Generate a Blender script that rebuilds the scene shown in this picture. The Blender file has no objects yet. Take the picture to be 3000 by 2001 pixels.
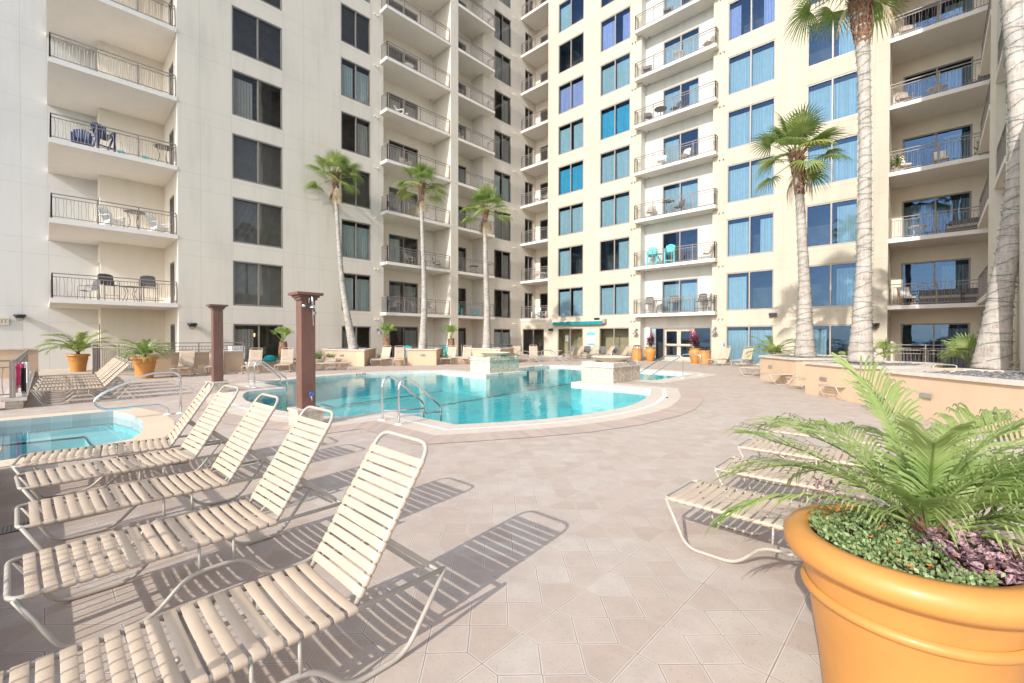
import bpy, math, random
from math import sin, cos, pi, radians, sqrt, atan2
from mathutils import Vector, Matrix
from mathutils.geometry import tessellate_polygon

random.seed(7)
S = bpy.context.scene
COL = S.collection

# ------------------------------------------------------------------ camera, sky, sun, exposure
H = 1.68
YAW, PITCH, ROLL, FPX = .75978, .01089, .00167, 1299.34
cam_d = bpy.data.cameras.new('camera'); cam = bpy.data.objects.new('camera', cam_d); COL.objects.link(cam)
cam_d.sensor_width = 36; cam_d.lens = FPX / 3000 * 36; cam_d.clip_start = .05; cam_d.clip_end = 6000
_r = Vector((cos(YAW), sin(YAW), 0)); _f = Vector((-sin(YAW), cos(YAW), 0)); _u = Vector((0, 0, 1))
_f2 = _f * cos(PITCH) - _u * sin(PITCH); _u2 = _u * cos(PITCH) + _f * sin(PITCH)
RR = _r * cos(ROLL) + _u2 * sin(ROLL); UU = _u2 * cos(ROLL) - _r * sin(ROLL); FF = _f2
m = Matrix((RR, UU, -FF)).transposed().to_4x4(); m.translation = (0, 0, H)
cam.matrix_world = m
S.camera = cam

SUNV = Vector((.155, -1, .62)).normalized()           # towards the sun
el = math.asin(SUNV.z); az = atan2(SUNV.x, SUNV.y)
W = bpy.data.worlds.new('World'); S.world = W; W.use_nodes = True
nt = W.node_tree; bg = nt.nodes['Background']
sky = nt.nodes.new('ShaderNodeTexSky'); sky.sky_type = 'NISHITA'; sky.sun_disc = False
sky.sun_elevation = el; sky.sun_rotation = az; sky.air_density = 1.0; sky.dust_density = 1.2; sky.ozone_density = 1.5
hs = nt.nodes.new('ShaderNodeHueSaturation'); hs.inputs['Saturation'].default_value = .62; nt.links.new(sky.outputs[0], hs.inputs['Color']); nt.links.new(hs.outputs[0], bg.inputs[0]); bg.inputs[1].default_value = .15
sd = bpy.data.lights.new('sun', 'SUN'); sd.energy = 2.1; sd.angle = radians(.5); sd.color = (1, .955, .88)
so = bpy.data.objects.new('sun', sd); COL.objects.link(so); so.rotation_euler = (-SUNV).to_track_quat('-Z', 'Y').to_euler()
so.location = (0, -20, 30)
S.view_settings.view_transform = 'Standard'; S.view_settings.look = 'None'; S.view_settings.gamma = 1
S.view_settings.use_curve_mapping = False; S.view_settings.exposure = 1.03
S.cycles.max_bounces = 8; S.cycles.transparent_max_bounces = 16; S.cycles.diffuse_bounces = 6
S.cycles.caustics_reflective = False; S.cycles.caustics_refractive = False

# ------------------------------------------------------------------ helpers
def ray(px, py):
    return FF + RR * ((px - 1500) / FPX) - UU * ((py - 1000.5) / FPX)
def G(px, py, z=0):
    d = ray(px, py); t = (z - H) / d.z; return Vector((d.x * t, d.y * t, z))
def PXx(px, py, X):
    d = ray(px, py); t = X / d.x; return Vector((X, d.y * t, H + d.z * t))
def PYy(px, py, Y):
    d = ray(px, py); t = Y / d.y; return Vector((d.x * t, Y, H + d.z * t))

def round_poly(pts, rad, n=4, closed=False):
    P = [Vector(p) for p in pts]; out = []
    N = len(P)
    for i, p in enumerate(P):
        if not closed and (i == 0 or i == N - 1): out.append(p); continue
        a = P[i - 1]; b = P[(i + 1) % N]
        da, db = (a - p), (b - p)
        r = min(rad, da.length * .45, db.length * .45)
        a2 = p + da.normalized() * r; b2 = p + db.normalized() * r
        for k in range(n + 1):
            t = k / n
            out.append(a2 * (1 - t) ** 2 + p * 2 * t * (1 - t) + b2 * t ** 2)
    return out

class MB:
    def __init__(s): s.v = []; s.f = []; s.M = None
    def add(s, vs, fs):
        o = len(s.v)
        if s.M: vs = [s.M @ Vector(p) for p in vs]
        s.v.extend([tuple(p) for p in vs]); s.f.extend([tuple(i + o for i in f) for f in fs])
    def box(s, x0, x1, y0, y1, z0, z1):
        s.add([(x0, y0, z0), (x1, y0, z0), (x1, y1, z0), (x0, y1, z0), (x0, y0, z1), (x1, y0, z1), (x1, y1, z1), (x0, y1, z1)],
              [(0, 3, 2, 1), (4, 5, 6, 7), (0, 1, 5, 4), (1, 2, 6, 5), (2, 3, 7, 6), (3, 0, 4, 7)])
        return s
    def quad(s, a, b, c, d): s.add([a, b, c, d], [(0, 1, 2, 3)]); return s
    def bar(s, a, b, w, t, up=(0, 0, 1)):
        a = Vector(a); b = Vector(b); d = (b - a).normalized(); u = Vector(up)
        x = d.cross(u)
        if x.length < 1e-4: x = d.cross(Vector((1, 0, 0)))
        x.normalize(); u = x.cross(d).normalized(); x = x * w / 2; u = u * t / 2
        vs = [a - x - u, a + x - u, a + x + u, a - x + u, b - x - u, b + x - u, b + x + u, b - x + u]
        s.add(vs, [(0, 3, 2, 1), (4, 5, 6, 7), (0, 1, 5, 4), (1, 2, 6, 5), (2, 3, 7, 6), (3, 0, 4, 7)]); return s
    def tube(s, pts, r, n=8, closed=False, caps=True):
        P = [Vector(p) for p in pts]; N = len(P)
        rr = r if isinstance(r, (list, tuple)) else [r] * N
        vs = []; fs = []
        t0 = (P[1] - P[0]).normalized()
        ref = Vector((0, 0, 1)) if abs(t0.z) < .9 else Vector((1, 0, 0))
        nx = t0.cross(ref).normalized()
        for i in range(N):
            if closed: t = (P[(i + 1) % N] - P[i - 1])
            else: t = P[min(i + 1, N - 1)] - P[max(i - 1, 0)]
            t.normalize()
            nx = (nx - t * nx.dot(t)).normalized(); ny = t.cross(nx)
            for k in range(n):
                a = 2 * pi * k / n
                vs.append(P[i] + nx * (cos(a) * rr[i]) + ny * (sin(a) * rr[i]))
        for i in range(N if closed else N - 1):
            j = (i + 1) % N
            for k in range(n):
                k2 = (k + 1) % n
                fs.append((i * n + k, i * n + k2, j * n + k2, j * n + k))
        if caps and not closed:
            fs.append(tuple(range(n - 1, -1, -1))); fs.append(tuple((N - 1) * n + k for k in range(n)))
        s.add(vs, fs); return s
    def lathe(s, prof, n=32, c=(0, 0, 0), cap0=False, cap1=False):
        vs = []; fs = []
        for r, z in prof:
            for k in range(n):
                a = 2 * pi * k / n; vs.append((c[0] + r * cos(a), c[1] + r * sin(a), c[2] + z))
        for i in range(len(prof) - 1):
            for k in range(n):
                k2 = (k + 1) % n; fs.append((i * n + k, i * n + k2, (i + 1) * n + k2, (i + 1) * n + k))
        if cap0: fs.append(tuple(range(n - 1, -1, -1)))
        if cap1: fs.append(tuple((len(prof) - 1) * n + k for k in range(n)))
        s.add(vs, fs); return s
    def prism(s, poly, z0, z1, top=True, bottom=True):
        n = len(poly)
        ar = sum(poly[i][0] * poly[(i + 1) % n][1] - poly[(i + 1) % n][0] * poly[i][1] for i in range(n))
        if ar < 0: poly = poly[::-1]
        vs = [(p[0], p[1], z0) for p in poly] + [(p[0], p[1], z1) for p in poly]
        fs = [(i, (i + 1) % n, n + (i + 1) % n, n + i) for i in range(n)]
        if top: fs.append(tuple(range(n, 2 * n)))
        if bottom: fs.append(tuple(range(n - 1, -1, -1)))
        s.add(vs, fs); return s
    def mesh(s, name, mat, smooth=False):
        me = bpy.data.meshes.new(name); me.from_pydata(s.v, [], s.f)
        if mat: me.materials.append(mat)
        if smooth: me.polygons.foreach_set('use_smooth', [True] * len(me.polygons))
        me.update(); return me
    def build(s, name, mat, parent=None, smooth=False, loc=(0, 0, 0), rz=0):
        return link(name, s.mesh(name, mat, smooth), parent, loc, rz)

def link(name, me, parent=None, loc=(0, 0, 0), rz=0):
    o = bpy.data.objects.new(name, me); COL.objects.link(o)
    o.location = loc; o.rotation_euler = (0, 0, rz)
    if parent: o.parent = parent
    return o
def tag(o, label=None, cat=None, group=None, kind=None):
    if label: o['label'] = label
    if cat: o['category'] = cat
    if group: o['group'] = group
    if kind: o['kind'] = kind
    return o
def empty(name, loc=(0, 0, 0), rz=0, label=None, cat=None, group=None):
    o = bpy.data.objects.new(name, None); COL.objects.link(o); o.location = loc; o.rotation_euler = (0, 0, rz)
    return tag(o, label, cat, group)
KIDS = {}
def copy_tree(o, parent=None):
    c = o.copy(); COL.objects.link(c)
    if parent: c.parent = parent
    for ch in o.children: copy_tree(ch, c)
    return c
class Proto:
    """first placement uses the built thing itself, later ones are copies"""
    def __init__(s, fn): s.fn = fn; s.o = None
    def put(s, loc, rz, label, cat=None, group=None, tilt=0, scale=1):
        if s.o is None: s.o = s.fn(); o = s.o
        else: o = copy_tree(s.o)
        o.location = loc; o.rotation_euler = (0, 0, rz); o.scale = (scale,) * 3
        o['label'] = label
        if cat: o['category'] = cat
        if group: o['group'] = group
        elif 'group' in o: del o['group']
        return o

# ------------------------------------------------------------------ materials
MATS = {}
def newmat(name):
    ma = bpy.data.materials.new(name); ma.use_nodes = True
    t = ma.node_tree; b = t.nodes['Principled BSDF']; return ma, t, b
class N:
    def __init__(s, t): s.t = t
    def v(s, x):
        return x
    def math(s, op, a, b=None, c=None, clamp=False):
        n = s.t.nodes.new('ShaderNodeMath'); n.operation = op; n.use_clamp = clamp
        for i, x in enumerate((a, b, c)):
            if x is None: continue
            if isinstance(x, (int, float)): n.inputs[i].default_value = x
            else: s.t.links.new(x, n.inputs[i])
        return n.outputs[0]
    def noise(s, vec, scale, detail=4, rough=.55):
        n = s.t.nodes.new('ShaderNodeTexNoise'); n.inputs['Scale'].default_value = scale; n.inputs['Detail'].default_value = detail
        n.inputs['Roughness'].default_value = rough
        if vec is not None: s.t.links.new(vec, n.inputs['Vector'])
        return n.outputs[0]
    def ramp(s, x, stops):
        n = s.t.nodes.new('ShaderNodeValToRGB'); e = n.color_ramp.elements
        while len(e) < len(stops): e.new(.5)
        for i, (p, c) in enumerate(stops): e[i].position = p; e[i].color = (*c, 1)
        s.t.links.new(x, n.inputs[0]); return n.outputs[0]
    def mix(s, f, a, b, mode='MIX'):
        n = s.t.nodes.new('ShaderNodeMix'); n.data_type = 'RGBA'; n.blend_type = mode
        for k, x in ((0, f), (6, a), (7, b)):
            if isinstance(x, (int, float)): n.inputs[k].default_value = x
            elif isinstance(x, tuple): n.inputs[k].default_value = (*x, 1)
            else: s.t.links.new(x, n.inputs[k])
        return n.outputs[2]
    def obj(s):
        n = s.t.nodes.new('ShaderNodeTexCoord'); return n.outputs['Object']
    def sep(s, v):
        n = s.t.nodes.new('ShaderNodeSeparateXYZ'); s.t.links.new(v, n.inputs[0]); return n.outputs
    def comb(s, x, y, z):
        n = s.t.nodes.new('ShaderNodeCombineXYZ')
        for i, q in enumerate((x, y, z)):
            if isinstance(q, (int, float)): n.inputs[i].default_value = q
            else: s.t.links.new(q, n.inputs[i])
        return n.outputs[0]
    def bump(s, h, strength, dist, b):
        n = s.t.nodes.new('ShaderNodeBump'); n.inputs['Strength'].default_value = strength; n.inputs['Distance'].default_value = dist
        s.t.links.new(h, n.inputs['Height']); s.t.links.new(n.outputs[0], b.inputs['Normal']); return n
    def rnd(s):
        n = s.t.nodes.new('ShaderNodeObjectInfo'); return n.outputs['Random']

def simple(name, col, rough=.5, var=.12, scale=6, bump=0, bscale=60, metal=0, spec=.5, stretch=None, coat=0):
    if name in MATS: return MATS[name]
    ma, t, b = newmat(name); n = N(t)
    v = n.obj()
    if stretch:
        mp = t.nodes.new('ShaderNodeMapping'); mp.inputs['Scale'].default_value = stretch; t.links.new(v, mp.inputs[0]); v = mp.outputs[0]
    no = n.noise(v, scale)
    dark = tuple(c * (1 - var) for c in col); lite = tuple(min(1, c * (1 + var * .6)) for c in col)
    t.links.new(n.ramp(no, [(.3, dark), (.7, lite)]), b.inputs['Base Color'])
    b.inputs['Roughness'].default_value = rough; b.inputs['Metallic'].default_value = metal
    b.inputs['Specular IOR Level'].default_value = spec
    if coat: b.inputs['Coat Weight'].default_value = coat; b.inputs['Coat Roughness'].default_value = .12
    if bump: n.bump(n.noise(v, bscale, 3), bump, .01, b)
    MATS[name] = ma; return ma

def leafmat(name, c1, c2, rough=.45, transl=.3, scale=2.5):
    if name in MATS: return MATS[name]
    ma, t, b = newmat(name); n = N(t)
    no = n.noise(n.obj(), scale, 3)
    c = n.ramp(no, [(.32, c1), (.68, c2)])
    t.links.new(c, b.inputs['Base Color']); b.inputs['Roughness'].default_value = rough
    tr = t.nodes.new('ShaderNodeBsdfTranslucent'); t.links.new(c, tr.inputs[0])
    mx = t.nodes.new('ShaderNodeMixShader'); mx.inputs[0].default_value = transl
    t.links.new(b.outputs[0], mx.inputs[1]); t.links.new(tr.outputs[0], mx.inputs[2])
    t.links.new(mx.outputs[0], t.nodes['Material Output'].inputs[0])
    MATS[name] = ma; return ma

def stucco(name, col, axis=None, verts=(), joints=True, streak=.09):
    ma, t, b = newmat(name); n = N(t)
    o = n.obj(); x, y, z = n.sep(o)
    mp = t.nodes.new('ShaderNodeMapping'); mp.inputs['Scale'].default_value = (1.6, 1.6, .16); t.links.new(o, mp.inputs[0])
    st = n.noise(mp.outputs[0], 1.3, 5, .6)
    blotch = n.noise(o, .45, 4)
    f = n.math('ADD', n.math('MULTIPLY', st, .6), n.math('MULTIPLY', blotch, .4))
    c = n.ramp(f, [(.3, tuple(q * (1 - streak * 1.6) for q in col)), (.5, col), (.75, tuple(min(1, q * (1 + streak * .6)) for q in col))])
    h = n.noise(o, 34, 5, .65)
    if joints:
        d = None
        def dist(a, off, per):
            return n.math('ABSOLUTE', n.math('SUBTRACT', n.math('MODULO', n.math('ADD', a, 100 * per - off + per / 2), per), per / 2))
        d = n.math('MINIMUM', dist(z, 3.13, 3.38), dist(z, 5.74, 3.38))
        u = y if axis == 'y' else x
        for p in verts: d = n.math('MINIMUM', d, n.math('ABSOLUTE', n.math('SUBTRACT', u, p)))
        k = n.math('SUBTRACT', 1, n.math('MULTIPLY', n.math('SUBTRACT', d, .004), 1 / .007), clamp=True)
        c = n.mix(n.math('MULTIPLY', k, .45), c, tuple(q * .5 for q in col))
        h = n.math('SUBTRACT', h, n.math('MULTIPLY', k, 1.5))
    t.links.new(c, b.inputs['Base Color']); b.inputs['Roughness'].default_value = .9
    n.bump(h, .35, .012, b)
    return ma

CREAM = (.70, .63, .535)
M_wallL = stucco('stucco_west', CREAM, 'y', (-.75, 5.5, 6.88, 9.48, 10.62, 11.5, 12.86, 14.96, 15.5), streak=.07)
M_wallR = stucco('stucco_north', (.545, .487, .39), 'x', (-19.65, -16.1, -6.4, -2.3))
M_bay = stucco('stucco_bay', (.79, .72, .615), joints=False, streak=.05)
M_bayW = stucco('stucco_white', (.62, .61, .57), joints=False, streak=.09)
M_slab = stucco('balcony_concrete', (.79, .735, .67), joints=False, streak=.04)
M_tan = stucco('tan_stucco', (.60, .44, .30), joints=False, streak=.06)
M_frame = simple('bronze_frame', (.26, .235, .21), .45, .1, metal=.2)
M_frameR = simple('taupe_frame', (.36, .31, .275), .45, .1, metal=.2)
M_rail = simple('railing_paint', (.27, .235, .21), .45, .15)
M_enamel = simple('enamel_tube', (.46, .41, .35), .32, .08, scale=9)
M_strap = simple('vinyl_strap', (.56, .435, .32), .38, .07, scale=5)
M_steel = simple('stainless', (.72, .73, .75), .16, .06, metal=1)
M_white = simple('white_plastic', (.78, .77, .74), .4, .06)
M_escut = simple('white_escutcheon', (.8, .77, .7), .5, .12, scale=30)
M_orange = simple('orange_glaze', (.56, .25, .06), .45, .16, scale=2.6, bump=.08, bscale=8, coat=.12)
M_cap = simple('cap_stone', (.60, .53, .46), .8, .16, scale=5, bump=.2)
M_tray = simple('travertine', (.56, .48, .385), .85, .38, scale=11, bump=.5, bscale=40)
M_brown = simple('brown_paint', (.175, .085, .062), .5, .18, scale=7, bump=.25, bscale=90, stretch=(1, 1, .3))
M_dark = simple('black_metal', (.02, .02, .025), .35, .2)
M_gun = simple('galvanised_grey', (.28, .27, .26), .45, .15, metal=.5)
M_teal = simple('teal_plastic', (.03, .55, .58), .4, .12)
M_navy = simple('navy_plastic', (.02, .05, .16), .35, .15)
M_dkchair = simple('dark_sling', (.12, .11, .11), .6, .15)
M_taupech = simple('taupe_sling', (.42, .36, .31), .6, .15)
M_wood = simple('cedar_slats', (.62, .30, .10), .5, .3, scale=8, stretch=(1, 1, .15), bump=.1)
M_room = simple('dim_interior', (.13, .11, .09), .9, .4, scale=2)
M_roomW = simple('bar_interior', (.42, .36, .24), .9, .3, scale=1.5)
M_soil = simple('potting_soil', (.10, .065, .045), .95, .5, scale=30, bump=.8)
M_gravel = simple('grey_river_stone', (.19, .185, .18), .8, .6, scale=22, bump=1, bscale=30)
M_towelP = simple('pink_towel', (.75, .10, .22), .9, .2, scale=20)
M_black = simple('black_fabric', (.02, .02, .02), .9, .2)
M_red = simple('blue_valve', (.03, .2, .7), .3, .1)
M_green = leafmat('fan_green', (.15, .26, .05), (.44, .50, .17), transl=.5, scale=1.2)
M_greenL = leafmat('young_fan_green', (.16, .30, .05), (.42, .52, .16), transl=.4, scale=2)
M_greenY = leafmat('fan_yellow', (.26, .32, .07), (.44, .43, .12), transl=.35)
M_deadleaf = leafmat('fan_dead', (.33, .23, .13), (.60, .50, .36), rough=.8, transl=.15)
M_date = leafmat('date_green', (.21, .32, .075), (.46, .52, .21), transl=.4, scale=4)
M_grass = leafmat('liriope_green', (.10, .20, .05), (.34, .42, .16), transl=.3, scale=3)
M_ground = leafmat('portulaca_green', (.16, .25, .08), (.38, .46, .22), transl=.25, scale=18)
M_pink = leafmat('pink_leaf', (.26, .05, .11), (.72, .20, .32), transl=.25, scale=6)
M_purple = leafmat('maroon_leaf', (.05, .02, .03), (.22, .06, .10), transl=.2, scale=6)
M_boot = simple('leaf_boot', (.25, .135, .085), .9, .6, scale=14, bump=.6)
M_flower = simple('orange_petal', (.95, .22, .05), .6, .3, scale=40)
M_wire = simple('green_wire', (.01, .17, .15), .5, .2)
M_cloth = simple('teal_canvas', (.0, .24, .26), .8, .15, scale=3)

def m_polka():
    ma, t, b = newmat('polka_leaf'); n = N(t); o = n.obj()
    sp = n.noise(o, 120, 2, .6)
    t.links.new(n.ramp(sp, [(.42, (.15, .07, .085)), (.54, (.44, .29, .31))]), b.inputs['Base Color']); b.inputs['Roughness'].default_value = .8; b.inputs['Specular IOR Level'].default_value = .2
    return ma
M_polka = m_polka()

def m_bark():
    ma, t, b = newmat('palm_bark'); n = N(t); o = n.obj(); x, y, z = n.sep(o)
    mp = t.nodes.new('ShaderNodeMapping'); mp.inputs['Scale'].default_value = (1, 1, .18); t.links.new(o, mp.inputs[0])
    f0 = n.noise(mp.outputs[0], 22, 5, .65); g = n.noise(o, 3, 3)
    mp2 = t.nodes.new('ShaderNodeMapping'); mp2.inputs['Scale'].default_value = (.7, .7, 13); t.links.new(o, mp2.inputs[0])
    f = n.math('ADD', n.math('MULTIPLY', f0, .6), n.math('MULTIPLY', n.noise(mp2.outputs[0], 1.6, 3), .4))
    c = n.ramp(n.math('ADD', n.math('MULTIPLY', f, .65), n.math('MULTIPLY', g, .35)), [(.36, (.24, .20, .17)), (.5, (.44, .385, .34)), (.66, (.55, .495, .45))])
    t.links.new(c, b.inputs['Base Color']); b.inputs['Roughness'].default_value = .95
    n.bump(f, .8, .03, b); return ma
M_bark = m_bark()

def m_paver():
    ma, t, b = newmat('paver_deck'); n = N(t); o = n.obj(); x, y, z = n.sep(o)
    PX_, PY_, A = .545, .3095, .115
    wob = n.noise(o, 7, 2)
    def m2(op, *a): return n.math(op, *a)
    xo = m2('ADD', x, 1.122 + PX_ * 100 + PX_ / 2); yo = m2('ADD', y, -2.772 + PY_ * 200 + PY_ / 2)
    ci = m2('FLOOR', m2('DIVIDE', xo, PX_)); u = m2('SUBTRACT', m2('MODULO', xo, PX_), PX_ / 2)
    ri = m2('FLOOR', m2('DIVIDE', yo, PY_)); v = m2('SUBTRACT', m2('MODULO', yo, PY_), PY_ / 2)
    au = m2('ABSOLUTE', u); av = m2('ABSOLUTE', v)
    s = m2('MAXIMUM', m2('SUBTRACT', au, A), 0)
    k = m2('SUBTRACT', 1, m2('MULTIPLY', m2('GREATER_THAN', au, A), .293))
    dv = m2('SUBTRACT', av, s)
    d2 = m2('MULTIPLY', m2('ABSOLUTE', dv), k)
    d = m2('MINIMUM', au, d2)
    dia = m2('LESS_THAN', dv, 0)                       # inside a diamond
    # cell ids
    col_d = m2('FLOOR', m2('DIVIDE', m2('ADD', xo, PX_ / 2), PX_)); row_p = m2('FLOOR', m2('DIVIDE', m2('ADD', yo, PY_ / 2), PY_))
    idx = m2('ADD', m2('MULTIPLY', dia, m2('ADD', col_d, 500.3)), m2('MULTIPLY', m2('SUBTRACT', 1, dia), m2('ADD', ci, m2('MULTIPLY', m2('SIGN', u), .25))))
    idy = m2('ADD', m2('MULTIPLY', dia, m2('ADD', ri, 300.7)), m2('MULTIPLY', m2('SUBTRACT', 1, dia), row_p))
    wn = t.nodes.new('ShaderNodeTexWhiteNoise'); wn.noise_dimensions = '2D'; t.links.new(n.comb(idx, idy, 0), wn.inputs['Vector'])
    rv = wn.outputs['Value']
    base = n.ramp(rv, [(0, (.47, .375, .31)), (.3, (.505, .41, .345)), (.6, (.53, .445, .38)), (1, (.545, .475, .41))])
    big = n.noise(o, .55, 4); mid = n.noise(o, 5, 5, .6)
    base = n.mix(n.math('MULTIPLY', n.math('SUBTRACT', big, .38, clamp=True), 1.5), base, (.50, .39, .32))
    base = n.mix(n.math('MULTIPLY', n.math('SUBTRACT', mid, .40, clamp=True), 1.6), base, (.39, .315, .265))
    vo = t.nodes.new('ShaderNodeTexVoronoi'); vo.inputs['Scale'].default_value = 60; t.links.new(o, vo.inputs['Vector'])
    sp = n.math('MULTIPLY', n.math('LESS_THAN', vo.outputs['Distance'], .22), n.math('GREATER_THAN', n.noise(o, 40, 1), .48))
    fine = n.noise(o, 150, 3, .7); base = n.mix(n.math('MULTIPLY', n.math('SUBTRACT', fine, .5), 1.0, clamp=True), base, (.24, .20, .175)); base = n.mix(n.math('MULTIPLY', sp, .38), base, (.19, .165, .15))
    # joints: pale chamfer with a thin dark core
    jw = n.math('ADD', .0065, n.math('MULTIPLY', wob, .004))
    j1 = n.math('LESS_THAN', d, jw); 
    dk = n.math('LESS_THAN', d, .0030)
    base = n.mix(n.math('MULTIPLY', j1, .6), base, (.66, .58, .51))
    base = n.mix(n.math('MULTIPLY', dk, n.math('ADD', .25, n.math('MULTIPLY', n.noise(o, 2.2, 3), .9)), clamp=True), base, (.17, .135, .12))
    t.links.new(base, b.inputs['Base Color']); b.inputs['Roughness'].default_value = .82
    hgt = n.math('SUBTRACT', n.math('MULTIPLY', n.noise(o, 120, 3), .35), n.math('MULTIPLY', j1, .9))
    n.bump(hgt, .35, .006, b); return ma
M_paver = m_paver()

def m_ring(name, col, axisline, per, var=.1, groove=.35, gap=.006, grid=None):
    """tiles laid along the pool edge; UV u = metres along, v = metres across"""
    ma, t, b = newmat(name); n = N(t)
    uvn = t.nodes.new('ShaderNodeUVMap'); u, v, _ = n.sep(uvn.outputs[0])
    o = n.obj()
    f = n.math('FLOOR', n.math('DIVIDE', u, per))
    wn = t.nodes.new('ShaderNodeTexWhiteNoise'); wn.noise_dimensions = '1D'; t.links.new(f, wn.inputs['W'])
    c = n.ramp(wn.outputs['Value'], [(0, tuple(q * (1 - var) for q in col)), (1, tuple(min(1, q * (1 + var)) for q in col))])
    no = n.noise(o, 8, 4); c = n.mix(n.math('MULTIPLY', no, .3), c, tuple(q * .75 for q in col))
    fr = n.math('MODULO', u, per); d = n.math('MINIMUM', fr, n.math('SUBTRACT', per, fr))
    if grid:
        fv = n.math('MODULO', v, grid); d = n.math('MINIMUM', d, n.math('MINIMUM', fv, n.math('SUBTRACT', grid, fv)))
    k = n.math('LESS_THAN', d, gap)
    c = n.mix(n.math('MULTIPLY', k, groove), c, tuple(q * .45 for q in col))
    t.links.new(c, b.inputs['Base Color']); b.inputs['Roughness'].default_value = .6
    n.bump(n.math('MULTIPLY', k, -1.0), .4, .006, b); return ma
M_coping = m_ring('coping_tile', (.70, .60, .50), 0, .15, .05, .3, .004, grid=.045)
M_grate = m_ring('gutter_grate', (.80, .77, .74), 0, .03, .03, .5, .004)
M_brick = m_ring('brick_border', (.52, .405, .345), 0, .11, .10, -.45, .006, grid=.34)
M_spacop = m_ring('sandstone_coping', (.74, .58, .42), 0, .9, .05, .5, .005)

def m_pool(name, col):
    ma, t, b = newmat(name); n = N(t); o = n.obj(); x, y, z = n.sep(o)
    c = n.ramp(n.noise(o, 1.3, 4), [(.3, tuple(q * .88 for q in col)), (.7, tuple(min(1, q * 1.08) for q in col))])
    t.links.new(c, b.inputs['Base Color']); b.inputs['Roughness'].default_value = .9; return ma
M_plaster = m_pool('pool_plaster', (.065, .56, .60))
M_spapl = m_pool('spa_plaster', (.30, .68, .72))
def m_tile(name, col, sz):
    ma, t, b = newmat(name); n = N(t); o = n.obj(); x, y, z = n.sep(o)
    uvn = t.nodes.new('ShaderNodeUVMap'); u, v, _ = n.sep(uvn.outputs[0])
    fu = n.math('MODULO', u, sz); fv = n.math('MODULO', v, sz)
    k = n.math('MAXIMUM', n.math('LESS_THAN', fu, .006), n.math('LESS_THAN', fv, .006))
    wn = t.nodes.new('ShaderNodeTexWhiteNoise'); wn.noise_dimensions = '2D'
    t.links.new(n.comb(n.math('FLOOR', n.math('DIVIDE', u, sz)), n.math('FLOOR', n.math('DIVIDE', v, sz)), 0), wn.inputs['Vector'])
    c = n.ramp(wn.outputs['Value'], [(0, tuple(q * .88 for q in col)), (1, tuple(min(1, q * 1.1) for q in col))])
    c = n.mix(k, c, tuple(min(1, q * 1.25) for q in col))
    t.links.new(c, b.inputs['Base Color']); b.inputs['Roughness'].default_value = .35; return ma
M_wtile = m_tile('waterline_tile', (.66, .62, .56), .075)
M_stile = m_tile('spa_tile', (.42, .44, .43), .3)

def m_water(name, tint, bumps):
    ma = bpy.data.materials.new(name); ma.use_nodes = True; t = ma.node_tree; t.nodes.clear(); n = N(t)
    out = t.nodes.new('ShaderNodeOutputMaterial')
    o = n.obj()
    mp = t.nodes.new('ShaderNodeMapping'); mp.inputs['Scale'].default_value = (1.0, .55, 1); mp.inputs['Rotation'].default_value = (0, 0, .7); t.links.new(o, mp.inputs[0])
    h = n.math('ADD', n.noise(mp.outputs[0], 3.2, 3), n.math('MULTIPLY', n.noise(mp.outputs[0], 11, 2), .25))
    bp = t.nodes.new('ShaderNodeBump'); bp.inputs['Strength'].default_value = bumps; bp.inputs['Distance'].default_value = .03; t.links.new(h, bp.inputs['Height'])
    lw = t.nodes.new('ShaderNodeLayerWeight'); t.links.new(bp.outputs[0], lw.inputs[1])
    fres = n.math('ADD', n.math('MULTIPLY', n.math('POWER', lw.outputs['Facing'], 5), .98), .02)
    tr = t.nodes.new('ShaderNodeBsdfTransparent'); tr.inputs[0].default_value = (*tint, 1)
    gl = t.nodes.new('ShaderNodeBsdfGlossy'); gl.inputs['Roughness'].default_value = .012; t.links.new(bp.outputs[0], gl.inputs['Normal'])
    mx = t.nodes.new('ShaderNodeMixShader'); t.links.new(fres, mx.inputs[0]); t.links.new(tr.outputs[0], mx.inputs[1]); t.links.new(gl.outputs[0], mx.inputs[2])
    t.links.new(mx.outputs[0], out.inputs[0]); return ma
M_water = m_water('pool_water', (.80, .97, .98), .22)
M_spawater = m_water('spa_water', (.86, .98, .99), .05)

def m_glass(name, tint, refl, f0=.06):
    ma = bpy.data.materials.new(name); ma.use_nodes = True; t = ma.node_tree; t.nodes.clear(); n = N(t)
    out = t.nodes.new('ShaderNodeOutputMaterial')
    lw = t.nodes.new('ShaderNodeLayerWeight')
    f = n.math('ADD', n.math('MULTIPLY', n.math('POWER', lw.outputs['Facing'], 5), 1 - f0), f0)
    tr = t.nodes.new('ShaderNodeBsdfTransparent'); tr.inputs[0].default_value = (*tint, 1)
    gl = t.nodes.new('ShaderNodeBsdfGlossy'); gl.inputs['Roughness'].default_value = .01; gl.inputs[0].default_value = (*refl, 1)
    wv = n.noise(n.obj(), .9, 1)
    bp = t.nodes.new('ShaderNodeBump'); bp.inputs['Strength'].default_value = .05; bp.inputs['Distance'].default_value = .05; t.links.new(wv, bp.inputs['Height']); t.links.new(bp.outputs[0], gl.inputs['Normal'])
    mx = t.nodes.new('ShaderNodeMixShader'); t.links.new(f, mx.inputs[0]); t.links.new(tr.outputs[0], mx.inputs[1]); t.links.new(gl.outputs[0], mx.inputs[2])
    t.links.new(mx.outputs[0], out.inputs[0]); return ma
M_glassR = m_glass('tinted_blue_glass', (.58, .70, .78), (.22, .42, .78), .11)
M_glassL = m_glass('tinted_grey_glass', (.78, .78, .76), (.60, .60, .62), .07)
M_glassC = m_glass('clear_door_glass', (.80, .83, .80), (.8, .85, .9), .03)
M_curt = {}
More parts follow.
